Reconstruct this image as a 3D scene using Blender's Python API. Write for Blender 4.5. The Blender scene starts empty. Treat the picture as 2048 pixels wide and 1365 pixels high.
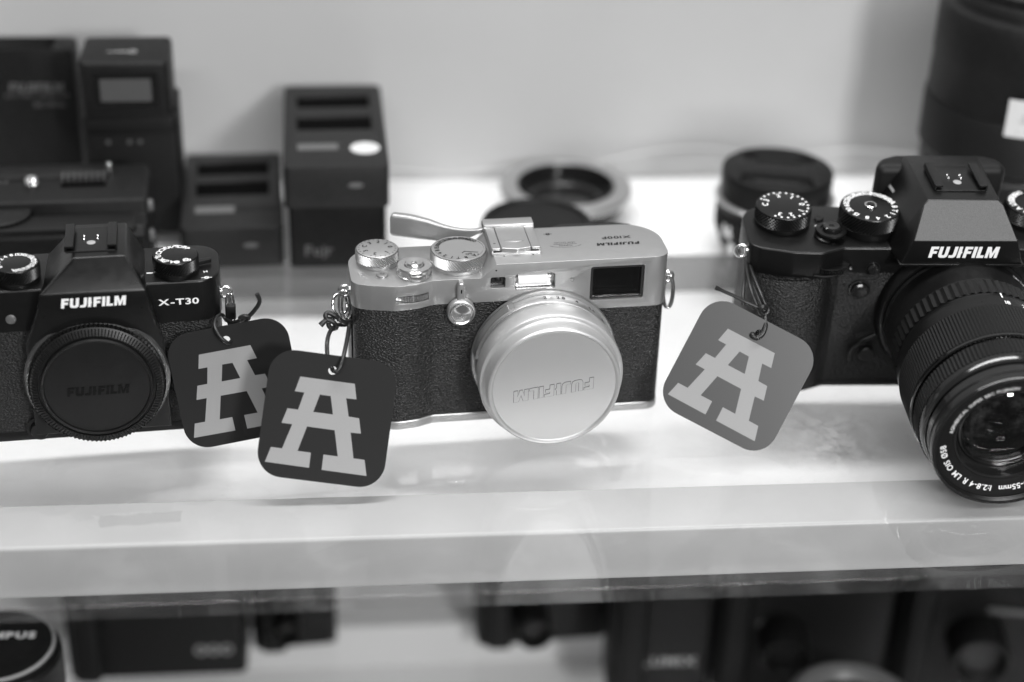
import bpy, bmesh, math, random
from mathutils import Matrix, Vector, geometry
from math import radians as R, sin, cos, pi
random.seed(7)
C = bpy.context.scene
COL = C.collection
C.unit_settings.scale_length = 0.01          # one unit is one centimetre

# ------------------------------------------------------------------ camera
F_PX, PITCH, ROLL, YAW = 3500.0, R(29.6), R(-1.83), R(6.13)
fw = Vector((sin(YAW)*cos(PITCH), cos(YAW)*cos(PITCH), -sin(PITCH)))
rt0 = Vector((cos(YAW), -sin(YAW), 0)); up0 = rt0.cross(fw)
rt = rt0*cos(ROLL) - up0*sin(ROLL); up = up0*cos(ROLL) + rt0*sin(ROLL)
EYE = Vector((-6.369, -61.052, 38.58))
cam = bpy.data.cameras.new('camera'); camo = bpy.data.objects.new('camera', cam); COL.objects.link(camo)
camo.matrix_world = Matrix.Translation(EYE) @ Matrix((rt, up, -fw)).transposed().to_4x4()
cam.sensor_width = 36.0; cam.lens = F_PX/2048*36
cam.clip_start = 1; cam.clip_end = 2000
cam.dof.use_dof = True; cam.dof.focus_distance = 69.3
cam.dof.aperture_fstop = cam.lens*1e-3/1.75   # iris 1.75 cm across
cam.dof.aperture_blades = 0
C.camera = camo

def at(px, py, y=None, z=None):
    """point of the place seen at a pixel of the 2048 px photograph, on the plane y=... or z=..."""
    d = fw + rt*((px-1024)/F_PX) - up*((py-682.5)/F_PX)
    t = (y-EYE.y)/d.y if y is not None else (z-EYE.z)/d.z
    return EYE + d*t

# ------------------------------------------------------------------ light
w = bpy.data.worlds.new('World'); C.world = w; w.use_nodes = True
w.node_tree.nodes['Background'].inputs[0].default_value = (1, 1, 1, 1)
w.node_tree.nodes['Background'].inputs[1].default_value = 0.10
def lamp(name, loc, target, size, power, size_y=None):
    l = bpy.data.lights.new(name, 'AREA'); l.energy = power; l.size = size
    if size_y: l.shape = 'RECTANGLE'; l.size_y = size_y
    o = bpy.data.objects.new(name, l); COL.objects.link(o); o.location = loc
    o.rotation_euler = (Vector(target)-Vector(loc)).to_track_quat('-Z', 'Y').to_euler()
    return o
lamp('shop_lamp', (42, -112, 50), (5, 8, 0), 17, 85000)
lamp('ceiling_or_fill_lamp', (10, -110, 105), (0, 0, -5), 150, 110000, 12)  # unseen strip, added to lighten front faces and make edges shine
lamp('ceiling_or_fill_lamp', (-10, 14, 120), (-10, 14, 0), 130, 135000, 14)
C.view_settings.view_transform = 'Standard'; C.view_settings.look = 'None'
C.view_settings.exposure = 0.45; C.view_settings.gamma = 1
C.cycles.transparent_max_bounces = 24

# ------------------------------------------------------------------ materials
def mat(name, base, rough=.5, metal=0, coat=0, spec=.5, bump=None, var=None, rvar=0):
    """bump/var: (kind, scale, strength[, stretch])"""
    m = bpy.data.materials.new(name); m.use_nodes = True
    nt = m.node_tree; N = nt.nodes; L = nt.links; b = N['Principled BSDF']
    b.inputs['Base Color'].default_value = (base, base, base, 1)
    b.inputs['Roughness'].default_value = rough; b.inputs['Metallic'].default_value = metal
    b.inputs['Coat Weight'].default_value = coat; b.inputs['Specular IOR Level'].default_value = spec
    b.inputs['Coat Roughness'].default_value = .12
    tc = N.new('ShaderNodeTexCoord')
    def tex(kind, scale, stretch=(1, 1, 1)):
        mp = N.new('ShaderNodeMapping'); mp.inputs['Scale'].default_value = stretch
        L.new(tc.outputs['Object'], mp.inputs[0])
        if kind == 'voronoi':
            t = N.new('ShaderNodeTexVoronoi'); t.inputs['Scale'].default_value = scale; o = t.outputs['Distance']
        else:
            t = N.new('ShaderNodeTexNoise'); t.inputs['Scale'].default_value = scale; t.inputs['Detail'].default_value = 6; o = t.outputs['Fac']
        L.new(mp.outputs[0], t.inputs['Vector']); return o
    if bump:
        bs = bump if isinstance(bump, list) else [bump]
        prev = None
        for q in bs:
            bn = N.new('ShaderNodeBump'); bn.inputs['Strength'].default_value = q[2]; bn.inputs['Distance'].default_value = q[4] if len(q) > 4 else .02
            L.new(tex(q[0], q[1], q[3] if len(q) > 3 else (1, 1, 1)), bn.inputs['Height'])
            if prev: L.new(prev.outputs[0], bn.inputs['Normal'])
            prev = bn
        L.new(prev.outputs[0], b.inputs['Normal'])
    if var:
        r = N.new('ShaderNodeMapRange'); r.inputs[1].default_value = .3; r.inputs[2].default_value = .7
        r.inputs[3].default_value = base*(1-var[2]); r.inputs[4].default_value = base*(1+var[2])
        L.new(tex(var[0], var[1], var[3] if len(var) > 3 else (1, 1, 1)), r.inputs[0])
        L.new(r.outputs[0], b.inputs['Base Color'])
    if rvar:
        r = N.new('ShaderNodeMapRange'); r.inputs[3].default_value = max(rough-rvar, .03); r.inputs[4].default_value = rough+rvar
        L.new(tex('noise', 3), r.inputs[0]); L.new(r.outputs[0], b.inputs['Roughness'])
    m.diffuse_color = (base, base, base, 1)
    return m
M = dict(
 silver=mat('satin_silver', .41, .36, .82, bump=('noise', 90, .10), var=('noise', 60, .07), rvar=.06),
 ringmetal=mat('dull_ring_metal', .42, .35, .8),
 cap=mat('anodised_cap', .46, .38, .62, bump=('noise', 70, .08), var=('noise', 40, .03), rvar=.05),
 polished=mat('polished_silver', .62, .22, .95, bump=('noise', 40, .03)),
 steel=mat('chrome_steel', .7, .16, 1),
 leather=mat('pebbled_leatherette', .006, .36, spec=.38, bump=[('voronoi', 12, 1, (.75, 1, 1.35), .05), ('noise', 12, .6, (1, 1, 1), .05)], rvar=.1),
 leather2=mat('fine_leatherette', .006, .40, spec=.32, bump=[('voronoi', 13, 1, (.7, 1, 1.5), .035), ('noise', 12, .6, (1, 1, 1), .05)], rvar=.08),
 black=mat('black_paint', .004, .31, spec=.30, bump=('noise', 60, .12), rvar=.08),
 crinkle=mat('crinkled_black_paint', .06, .55, spec=.6, bump=('noise', 26, .9, (1, 1, 1)), var=('noise', 26, .25)),
 plastic=mat('black_plastic', .005, .40, spec=.30, bump=('noise', 25, .2), rvar=.1),
 plastic2=mat('worn_black_plastic', .006, .5, spec=.20, bump=('noise', 30, .3), var=('noise', 4, .3), rvar=.1),
 rubber=mat('black_rubber', .004, .55, spec=.25),
 gloss=mat('gloss_black', .01, .15, spec=.5),
 dark=mat('recess_black', .002, .7, spec=.02),
 white=mat('white_print', .75, .6),
 greyprint=mat('grey_print', .28, .6),
 groove=mat('engraved_line', .06, .6),
 ink=mat('black_print', .012, .6, spec=.2),
 card=mat('tag_card', .014, .6, spec=.08, bump=('noise', 120, .05), var=('noise', 50, .10)),
 cardsilk=mat('silk_tag_card', .020, .38, spec=.45, coat=.12, bump=('noise', 60, .04), var=('noise', 50, .08)),
 cardedge=mat('card_edge', .42, .7),
 letterdim=mat('pressed_letters', .0035, .5, spec=.12),
 letter=mat('silver_foil_print', .21, .45, spec=.3, var=('noise', 60, .05)),
 cord=mat('waxed_cord', .009, .38, spec=.5, bump=('noise', 30, .5)),
 board=mat('white_board', .90, .5, spec=.3, var=('noise', .3, .015)),
 bar=mat('white_bar', .43, .35, spec=.5, var=('noise', .35, .03), rvar=.1),
 ledge_shade=mat('ledge_shade_grey', .25, .6),
 wall=mat('back_wall', .41, .75, spec=.2, var=('noise', .12, .02)),
 cable=mat('grey_cable', .38, .5),
 lcd=mat('grey_lcd', .075, .22, spec=.5),
 sticker=mat('white_sticker', .52, .6),
 chargerplastic=mat('charger_plastic', .010, .5, spec=.25, bump=('noise', 30, .3), var=('noise', 4, .2)),
 finder=mat('finder_frame', .018, .22, spec=.6),
 label=mat('grey_label', .085, .4),
)
# clear things -------------------------------------------------
def glassmat(name, tint, ior=1.5, rough=0.0, dust_or_glow=0.0, refl=1.0, dscale=.35, smudge=None):
    m = bpy.data.materials.new(name); m.use_nodes = True; nt = m.node_tree; N = nt.nodes; L = nt.links
    N.remove(N['Principled BSDF']); out = N['Material Output']
    tr = N.new('ShaderNodeBsdfTransparent'); tr.inputs[0].default_value = (tint, tint, tint, 1)
    gl = N.new('ShaderNodeBsdfGlossy'); gl.inputs['Roughness'].default_value = rough; gl.inputs[0].default_value = (refl, refl, refl, 1)
    fr = N.new('ShaderNodeFresnel'); ge = N.new('ShaderNodeNewGeometry')
    mr = N.new('ShaderNodeMapRange'); mr.inputs[3].default_value = ior; mr.inputs[4].default_value = 1/ior
    L.new(ge.outputs['Backfacing'], mr.inputs[0]); L.new(mr.outputs[0], fr.inputs[0])
    mx = N.new('ShaderNodeMixShader'); L.new(fr.outputs[0], mx.inputs[0]); L.new(tr.outputs[0], mx.inputs[1]); L.new(gl.outputs[0], mx.inputs[2])
    last = mx
    if dust_or_glow:
        tc = N.new('ShaderNodeTexCoord'); n1 = N.new('ShaderNodeTexNoise'); n1.inputs['Scale'].default_value = dscale; n1.inputs['Detail'].default_value = 9
        n1.inputs['Roughness'].default_value = .7
        L.new(tc.outputs['Object'], n1.inputs['Vector'])
        r = N.new('ShaderNodeMapRange'); r.inputs[1].default_value = .5; r.inputs[2].default_value = .78; r.inputs[4].default_value = dust_or_glow
        L.new(n1.outputs[0], r.inputs[0])
        v = N.new('ShaderNodeTexVoronoi'); v.inputs['Scale'].default_value = 2.2; L.new(tc.outputs['Object'], v.inputs['Vector'])
        r2 = N.new('ShaderNodeMapRange'); r2.inputs[1].default_value = .045; r2.inputs[2].default_value = .02; r2.inputs[4].default_value = .35
        L.new(v.outputs['Distance'], r2.inputs[0])
        ad = N.new('ShaderNodeMath'); ad.operation = 'ADD'; ad.use_clamp = True; L.new(r.outputs[0], ad.inputs[0]); L.new(r2.outputs[0], ad.inputs[1])
        if smudge:
            vm = N.new('ShaderNodeVectorMath'); vm.operation = 'DISTANCE'; vm.inputs[1].default_value = smudge[:3]
            L.new(tc.outputs['Object'], vm.inputs[0])
            r3 = N.new('ShaderNodeMapRange'); r3.inputs[1].default_value = smudge[3]; r3.inputs[2].default_value = smudge[3]*.25; r3.inputs[4].default_value = smudge[4]
            n3 = N.new('ShaderNodeTexNoise'); n3.inputs['Scale'].default_value = 1.3; n3.inputs['Detail'].default_value = 10; n3.inputs['Roughness'].default_value = .75; n3.inputs['Distortion'].default_value = .3
            L.new(tc.outputs['Object'], n3.inputs['Vector']); L.new(vm.outputs['Value'], r3.inputs[0])
            r4 = N.new('ShaderNodeMapRange'); r4.inputs[1].default_value = .45; r4.inputs[2].default_value = .7; L.new(n3.outputs[0], r4.inputs[0])
            mu = N.new('ShaderNodeMath'); mu.operation = 'MULTIPLY'; L.new(r3.outputs[0], mu.inputs[0]); L.new(r4.outputs[0], mu.inputs[1])
            a2 = N.new('ShaderNodeMath'); a2.operation = 'ADD'; a2.use_clamp = True; L.new(ad.outputs[0], a2.inputs[0]); L.new(mu.outputs[0], a2.inputs[1]); ad = a2
        df = N.new('ShaderNodeBsdfDiffuse'); df.inputs[0].default_value = (.8, .8, .8, 1)
        m2 = N.new('ShaderNodeMixShader'); L.new(ad.outputs[0], m2.inputs[0]); L.new(mx.outputs[0], m2.inputs[1]); L.new(df.outputs[0], m2.inputs[2]); last = m2
    L.new(last.outputs[0], out.inputs[0]); return m
_s = at(1645, 870, z=0)
M['glass'] = glassmat('shelf_glass', .985, dust_or_glow=.05, smudge=(_s.x, _s.y, 0, 3.0, .20))
M['glass2'] = glassmat('lower_shelf_glass', .95)
M['window'] = glassmat('window_glass', .5, rough=.02)
M['lensglass'] = glassmat('coated_lens_glass', .6, ior=1.4, dust_or_glow=.05, dscale=.9)  # cloudy diffuse patches stand in for reflections inside the lens
M['tape'] = glassmat('clear_tape', .97, ior=1.35, rough=.2)
def edgemat():
    m = mat('glass_edge', .22, .4, spec=.3, var=('noise', 1.1, .25, (.25, 1, 6)))
    return m
M['edge'] = edgemat()

# ------------------------------------------------------------------ building helpers
FR = Matrix(((1, 0, 0, 0), (0, 0, -1, 0), (0, 1, 0, 0), (0, 0, 0, 1)))    # (u,v,out) -> (x,-out,z)
def T(x=0, y=0, z=0): return Matrix.Translation((x, y, z))
def front(x, z, out=0): return T(x, -out, z) @ FR
def empty(name, loc, rotz=0, label=None, cat=None, group=None, tilt=0):
    o = bpy.data.objects.new(name, None); COL.objects.link(o); o.location = loc; o.rotation_euler = (tilt, 0, rotz)
    o.empty_display_size = 1
    if label: o['label'] = label
    if cat: o['category'] = cat
    if group: o['group'] = group
    return o
def mesh_obj(name, me, m, parent=None, angle=35, smooth=True):
    o = bpy.data.objects.new(name, me); COL.objects.link(o)
    ms = m if isinstance(m, (list, tuple)) else [m]
    me.materials.clear()
    for q in ms: me.materials.append(q)
    if smooth:
        me.shade_smooth(); me.set_sharp_from_angle(angle=R(angle))
    if parent: o.parent = parent
    return o
def tag(o, label, cat, group=None):
    o['label'] = label; o['category'] = cat
    if group: o['group'] = group
    return o
def struct(o): o['kind'] = 'structure'; return o
def tomesh(bm, name='m'):
    me = bpy.data.meshes.new(name); bm.to_mesh(me); bm.free(); return me
def rpoly(pts, rad, seg=6):
    """round the corners of a polygon; rad is one number or one per corner"""
    n = len(pts); out = []
    if not isinstance(rad, (list, tuple)): rad = [rad]*n
    for i in range(n):
        p = Vector(pts[i]); a = Vector(pts[i-1])-p; b = Vector(pts[(i+1) % n])-p
        r = rad[i]
        if r <= 0: out.append(tuple(p)); continue
        la, lb = a.length, b.length; a.normalize(); b.normalize()
        ang = a.angle(b); t = min(r/math.tan(ang/2), la*.49, lb*.49); rr = t*math.tan(ang/2)
        c = p+(a+b).normalized()*(rr/sin(ang/2))
        s = p+a*t-c; e = p+b*t-c
        a0 = math.atan2(s.y, s.x); a1 = math.atan2(e.y, e.x); d = (a1-a0+pi) % (2*pi)-pi
        for k in range(seg+1):
            q = a0+d*k/seg; out.append((c.x+rr*cos(q), c.y+rr*sin(q)))
    return out
def rrect(w, h, r, seg=6, cx=0, cy=0):
    return rpoly([(cx-w/2, cy-h/2), (cx+w/2, cy-h/2), (cx+w/2, cy+h/2), (cx-w/2, cy+h/2)], r, seg)
def circ(r, n=48, cx=0, cy=0): return [(cx+r*cos(2*pi*i/n), cy+r*sin(2*pi*i/n)) for i in range(n)]
def area(p): return sum(p[i-1][0]*p[i][1]-p[i][0]*p[i-1][1] for i in range(len(p)))
def plate_bm(bm, outer, holes, z0, z1, mtx=Matrix(), side=0):
    """flat plate with holes, z0..z1"""
    loops = [outer if area(outer) > 0 else outer[::-1]] + [h if area(h) < 0 else h[::-1] for h in holes]
    flat = [p for l in loops for p in l]
    tris = geometry.tessellate_polygon([[Vector((x, y, 0)) for x, y in l] for l in loops])
    top = [bm.verts.new(mtx @ Vector((x, y, z1))) for x, y in flat]
    def tri(vs, t, flip):
        a, b, c = t
        pa, pb, pc = flat[a], flat[b], flat[c]
        s = (pb[0]-pa[0])*(pc[1]-pa[1])-(pb[1]-pa[1])*(pc[0]-pa[0])
        o = (a, b, c) if (s > 0) != flip else (a, c, b)
        try: bm.faces.new([vs[i] for i in o])
        except ValueError: pass
    for t in tris: tri(top, t, False)
    if z0 is None: return
    bot = [bm.verts.new(mtx @ Vector((x, y, z0))) for x, y in flat]
    for t in tris: tri(bot, t, True)
    k = 0
    for l in loops:
        n = len(l)
        for i in range(n):
            j = (i+1) % n
            f = bm.faces.new((bot[k+i], bot[k+j], top[k+j], top[k+i])); f.material_index = side
        k += n
def plate(name, outer, holes, z0, z1, m, parent=None, mtx=Matrix(), side=0, angle=35):
    bm = bmesh.new(); plate_bm(bm, outer, holes, z0, z1, mtx, side)
    return mesh_obj(name, tomesh(bm, name), m, parent, angle)
def prism_bm(bm, outline, z0, z1, mtx=Matrix(), bev=0, seg=2, bevbot=False, inset=0):
    """outline extruded z0..z1 with a rounded top edge"""
    o = outline if area(outline) > 0 else outline[::-1]
    n = len(o); rings = []
    def off(d):
        out = []
        for i in range(n):
            p = Vector(o[i]); e1 = (p-Vector(o[i-1])); e2 = (Vector(o[(i+1) % n])-p)
            if e1.length < 1e-7: e1 = e2
            if e2.length < 1e-7: e2 = e1
            n1 = Vector((-e1.y, e1.x)).normalized(); n2 = Vector((-e2.y, e2.x)).normalized()
            b = n1+n2; b = b/max(b.length_squared, .3)*2
            out.append(p+b*d)
        return out
    lv = []
    if bevbot and bev:
        for k in range(seg+1):
            a = pi/2*k/seg; lv.append((z0+bev*(1-sin(a)), bev*(1-cos(a))))
        lv = lv[::-1]
        lv = [(z0+bev*(1-cos(pi/2*k/seg)), bev*(1-sin(pi/2*k/seg))) for k in range(seg+1)]
    else: lv = [(z0, 0)]
    if bev:
        for k in range(seg+1):
            a = pi/2*k/seg; lv.append((z1-bev+bev*sin(a), bev*(1-cos(a))))
    else: lv.append((z1, 0))
    for z, d in lv:
        rings.append([bm.verts.new(mtx @ Vector((q[0], q[1], z))) for q in off(d+inset*(z-z0)/(z1-z0))])
    for a, b in zip(rings, rings[1:]):
        for i in range(n):
            j = (i+1) % n; bm.faces.new((a[i], a[j], b[j], b[i]))
    bm.faces.new(rings[-1]); bm.faces.new(rings[0][::-1])
def prism(name, outline, z0, z1, m, parent=None, mtx=Matrix(), bev=0, seg=2, bevbot=False, inset=0, angle=35):
    bm = bmesh.new(); prism_bm(bm, outline, z0, z1, mtx, bev, seg, bevbot, inset)
    bmesh.ops.triangulate(bm, faces=[f for f in bm.faces if len(f.verts) > 4])
    return mesh_obj(name, tomesh(bm, name), m, parent, angle)
def box(name, w, d, z0, z1, m, parent=None, mtx=Matrix(), r=.1, bev=.05, cx=0, cy=0, bevbot=False, seg=2):
    return prism(name, rrect(w, d, r, 5, cx, cy), z0, z1, m, parent, mtx, bev, seg, bevbot)
def lathe_bm(bm, prof, seg=72, mtx=Matrix(), arc=None, close=True):
    rings = []
    for r, z in prof:
        if r < 1e-6: rings.append([bm.verts.new(mtx @ Vector((0, 0, z)))])
        else:
            if arc: rings.append([bm.verts.new(mtx @ Vector((r*cos(arc[0]+(arc[1]-arc[0])*i/seg), r*sin(arc[0]+(arc[1]-arc[0])*i/seg), z))) for i in range(seg+1)])
            else: rings.append([bm.verts.new(mtx @ Vector((r*cos(2*pi*i/seg), r*sin(2*pi*i/seg), z))) for i in range(seg)])
    for a, b in zip(rings, rings[1:]):
        n = max(len(a), len(b)); m_ = n-1 if arc else n
        for i in range(m_):
            j = (i+1) % n if not arc else i+1
            if len(a) == 1 and len(b) == 1: continue
            if len(a) == 1: bm.faces.new((a[0], b[j], b[i]))
            elif len(b) == 1: bm.faces.new((a[i], a[j], b[0]))
            else: bm.faces.new((a[i], a[j], b[j], b[i]))
def lathe(name, prof, m, parent=None, mtx=Matrix(), seg=72, angle=32, arc=None):
    bm = bmesh.new(); lathe_bm(bm, prof, seg, mtx, arc); return mesh_obj(name, tomesh(bm, name), m, parent, angle)
def knurl_bm(bm, r, z0, z1, n, rows, depth, mtx=Matrix(), mode='diamond', arc=(0, 2*pi)):
    full = abs(arc[1]-arc[0]-2*pi) < 1e-5; cols = n*2; g = []
    for j in range(rows+1):
        z = z0+(z1-z0)*j/rows; row = []
        for i in range(cols if full else cols+1):
            a = arc[0]+(arc[1]-arc[0])*i/cols
            rr = r+(depth if ((i+j) % 2 if mode == 'diamond' else i % 2) else 0)
            row.append(bm.verts.new(mtx @ Vector((rr*cos(a), rr*sin(a), z))))
        g.append(row)
    for j in range(rows):
        for i in range(cols):
            k = (i+1) % cols if full else i+1
            bm.faces.new((g[j][i], g[j][k], g[j+1][k], g[j+1][i]))
def knurl(name, r, z0, z1, n, rows, depth, m, parent=None, mtx=Matrix(), mode='diamond', arc=(0, 2*pi)):
    bm = bmesh.new(); knurl_bm(bm, r, z0, z1, n, rows, depth, mtx, mode, arc)
    return mesh_obj(name, tomesh(bm, name), m, parent, smooth=False)
def crom(pts, n=8):
    P = [Vector(p) for p in pts]; P = [2*P[0]-P[1]]+P+[2*P[-1]-P[-2]]; out = []
    for i in range(1, len(P)-2):
        for k in range(n):
            t = k/n; a, b, c, d = P[i-1:i+3]
            out.append(.5*((2*b)+(c-a)*t+(2*a-5*b+4*c-d)*t*t+(3*b-a-3*c+d)*t**3))
    out.append(P[-2]); return out
def tube_bm(bm, pts, r, mtx=Matrix(), n=8, sides=10, smooth=True):
    path = crom(pts, n) if smooth else [Vector(p) for p in pts]
    rings = []; nrm = None
    for i, p in enumerate(path):
        t = (path[min(i+1, len(path)-1)]-path[max(i-1, 0)]).normalized()
        if nrm is None: nrm = t.orthogonal().normalized()
        nrm = (nrm-t*nrm.dot(t)).normalized(); b = t.cross(nrm)
        rr = r(i/(len(path)-1)) if callable(r) else r
        rings.append([bm.verts.new(mtx @ (p+nrm*rr*cos(2*pi*k/sides)+b*rr*sin(2*pi*k/sides))) for k in range(sides)])
    for a, b in zip(rings, rings[1:]):
        for k in range(sides): bm.faces.new((a[k], a[(k+1) % sides], b[(k+1) % sides], b[k]))
    bm.faces.new(rings[0][::-1]); bm.faces.new(rings[-1])
def tube(name, pts, r, m, parent=None, mtx=Matrix(), n=8, sides=10, smooth=True):
    bm = bmesh.new(); tube_bm(bm, pts, r, mtx, n, sides, smooth); return mesh_obj(name, tomesh(bm, name), m, parent, 60)
def wtube(name, pts, r, m, parent, **k):
    """tube given in world coordinates"""
    bpy.context.view_layer.update(); return tube(name, pts, r, m, parent, parent.matrix_world.inverted(), **k)
def torus_pts(rx, ry, mtx, n=28, a0=0, a1=2*pi):
    return [mtx @ Vector((rx*cos(a0+(a1-a0)*i/n), ry*sin(a0+(a1-a0)*i/n), 0)) for i in range(n+1)]

def bool_mesh(me, cutters, ops):
    """exact boolean of meshes; returns a new mesh"""
    a = bpy.data.objects.new('tmp', me); COL.objects.link(a); tmp = [a]
    for c, op in zip(cutters, ops):
        b = bpy.data.objects.new('tmpc', c); COL.objects.link(b); tmp.append(b)
        md = a.modifiers.new('b', 'BOOLEAN'); md.object = b; md.operation = op; md.solver = 'EXACT'
    dg = bpy.context.evaluated_depsgraph_get(); dg.update()
    out = bpy.data.meshes.new_from_object(a.evaluated_get(dg))
    for t in tmp: bpy.data.objects.remove(t)
    return out
def bevel_mesh(me, width, seg=2, angle=30):
    bm = bmesh.new(); bm.from_mesh(me); bmesh.ops.remove_doubles(bm, verts=bm.verts, dist=1e-4)
    es = [e for e in bm.edges if len(e.link_faces) == 2 and e.calc_face_angle(0) > R(angle)]
    bmesh.ops.bevel(bm, geom=es, offset=width, segments=seg, profile=.5, affect='EDGES', clamp_overlap=True)
    return tomesh(bm)
def prism_me(outline, z0, z1, mtx=Matrix()):
    bm = bmesh.new(); prism_bm(bm, outline, z0, z1, mtx); return tomesh(bm)

# ---- lettering
_g = {}
def glyph(ch, bold=0):
    k = (ch, bold)
    if k not in _g:
        cu = bpy.data.curves.new('g', 'FONT'); cu.body = ch; cu.size = 1; cu.offset = bold; cu.resolution_u = 3
        o = bpy.data.objects.new('g', cu); COL.objects.link(o)
        dg = bpy.context.evaluated_depsgraph_get(); dg.update()
        me = bpy.data.meshes.new_from_object(o.evaluated_get(dg))
        vs = [(v.co.x, v.co.y) for v in me.vertices]; fs = [tuple(p.vertices) for p in me.polygons]
        bpy.data.objects.remove(o); bpy.data.curves.remove(cu); bpy.data.meshes.remove(me)
        x0 = min((v[0] for v in vs), default=0); x1 = max((v[0] for v in vs), default=.3)
        _g[k] = ([(x-x0, y) for x, y in vs], fs, x1-x0)
    return _g[k]
CAPH = .70
def line_w(s, bold=0, gap=.09, sx=1): return sum((glyph(c, bold)[2] if c != ' ' else .28)*sx+gap for c in s)-gap
def put_line(bm, s, size, mtx, bold=0, gap=.09, sx=1, shear=0, center=True):
    """size = capital height"""
    k = size/CAPH; x = -line_w(s, bold, gap, sx)/2 if center else 0
    for c in s:
        if c == ' ': x += .28*sx+gap; continue
        vs, fs, wd = glyph(c, bold)
        V = [bm.verts.new(mtx @ Vector(((x+a*sx+b*shear)*k, (b-CAPH/2)*k, 0))) for a, b in vs]
        for f in fs:
            try: bm.faces.new([V[i] for i in f])
            except ValueError: pass
        x += wd*sx+gap
def text(name, s, size, m, parent, mtx, bold=0, gap=.09, sx=1, shear=0):
    bm = bmesh.new(); put_line(bm, s, size, mtx, bold, gap, sx, shear); return mesh_obj(name, tomesh(bm), m, parent, smooth=False)
def text_ring(name, items, rad, size, m, parent, mtx, bold=.02, sx=1, inward=False):
    """items: (string, angle in degrees); tops outward unless inward"""
    bm = bmesh.new()
    for s, a in items:
        q = R(a); rot = q-pi/2+(pi if inward else 0)
        put_line(bm, s, size, mtx @ T(rad*cos(q), rad*sin(q), 0) @ Matrix.Rotation(rot, 4, 'Z'), bold, .07, sx)
    return mesh_obj(name, tomesh(bm), m, parent, smooth=False)
def text_arc(name, s, rad, a0, size, m, parent, mtx, bold=0, gap=.1, cw=True):
    """running text along a circle, letter tops outward, from angle a0 clockwise"""
    bm = bmesh.new(); a = R(a0); k = size/CAPH
    for c in s:
        wd = (glyph(c, bold)[2] if c != ' ' else .3)*k; step = (wd+gap*k)/rad
        mid = a-wd/2/rad if cw else a+wd/2/rad
        if c != ' ': put_line(bm, c, size, mtx @ T(rad*cos(mid), rad*sin(mid), 0) @ Matrix.Rotation(mid-pi/2, 4, 'Z'), bold)
        a += -step if cw else step
    return mesh_obj(name, tomesh(bm), m, parent, smooth=False)
LOGO = {
 'F': (.64, [(0, 0), (.27, 0), (.27, .37), (.58, .37), (.58, .59), (.27, .59), (.27, .78), (.64, .78), (.64, 1), (0, 1)]),
 'U': (.78, [(0, 1), (0, .28), (.06, .08), (.22, 0), (.56, 0), (.72, .08), (.78, .28), (.78, 1), (.51, 1), (.51, .32), (.46, .22), (.32, .22), (.27, .32), (.27, 1)]),
 'J': (.58, [(.31, 1), (.31, .32), (.26, .22), (0, .22), (0, 0), (.38, 0), (.52, .08), (.58, .28), (.58, 1)]),
 'i': (.36, [(0, 0), (.27, 0), (.27, .36), (.36, .48), (.27, .60), (.27, 1), (0, 1)]),
 'I': (.27, [(0, 0), (.27, 0), (.27, 1), (0, 1)]),
 'L': (.58, [(0, 0), (.58, 0), (.58, .22), (.27, .22), (.27, 1), (0, 1)]),
 'M': (1.0, [(0, 0), (.25, 0), (.25, .60), (.41, 0), (.59, 0), (.75, .60), (.75, 0), (1, 0), (1, 1), (.67, 1), (.5, .42), (.33, 1), (0, 1)])}
def logo(name, width, height, m, parent, mtx, z0=0, z1=.012, shear=.12, side=0, grow=0):
    word = 'FUJiFILM'; gap = .11; tot = sum(LOGO[c][0] for c in word)+gap*7
    bm = bmesh.new(); x = 0; s = width/tot
    for c in word:
        wd, pts = LOGO[c]
        P = [((x+a+(b-.5)*shear-tot/2)*s, (b-.5)*height) for a, b in pts]
        if grow: P = inset(P, -grow)
        plate_bm(bm, P, [], z0, z1, mtx, side); x += wd+gap
    return mesh_obj(name, tomesh(bm), m, parent, smooth=False)

# ================================================================== the setting
def slab(name, x0, x1, y0, y1, z0, z1, m, bev=0, parent=None):
    bm = bmesh.new(); bmesh.ops.create_cube(bm, size=1)
    bmesh.ops.transform(bm, verts=bm.verts, matrix=T((x0+x1)/2, (y0+y1)/2, (z0+z1)/2) @ Matrix.Diagonal((x1-x0, y1-y0, z1-z0, 1)))
    if bev: bmesh.ops.bevel(bm, geom=list(bm.edges), offset=bev, segments=4, profile=.5, affect='EDGES')
    return mesh_obj(name, tomesh(bm), m, parent)
WALL_Y = 25.4
struct(slab('back_wall', -75, 75, WALL_Y, WALL_Y+2, -60, 70, M['wall']))
# glass shelf: one slab, the front face painted grey for its internal reflections
bm = bmesh.new(); bmesh.ops.create_cube(bm, size=1)
bmesh.ops.transform(bm, verts=bm.verts, matrix=T(0, (-11.55+25.2)/2, -.3) @ Matrix.Diagonal((110, 36.75, .6, 1)))
bmesh.ops.bevel(bm, geom=[e for e in bm.edges if all(v.co.y < -10 for v in e.verts) and abs(e.verts[0].co.z-e.verts[1].co.z) < .01], offset=.03, segments=2, profile=.5, affect='EDGES')
bm.normal_update()
for f in bm.faces: f.material_index = 1 if f.normal.y < -.3 else 0
gs = mesh_obj('glass_shelf', tomesh(bm), [M['glass'], M['edge']]); struct(gs)
struct(slab('shelf_front_rail', -60, 60, -7.15, -4.3, -3.0, -.63, M['bar'], .16))
struct(slab('shelf_floor_panel', -60, 60, -4.1, 15.9, -3.0, -2.75, M['board']))
struct(slab('shaded_ledge_face', -60, 60, 15.905, 15.93, -2.74, -.66, M['ledge_shade']))  # thin sheet; the shade on the ledge front is put into its grey
struct(slab('shelf_rear_ledge', -60, 60, 15.92, 25.38, -3.0, -.64, M['board'], .12))
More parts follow.
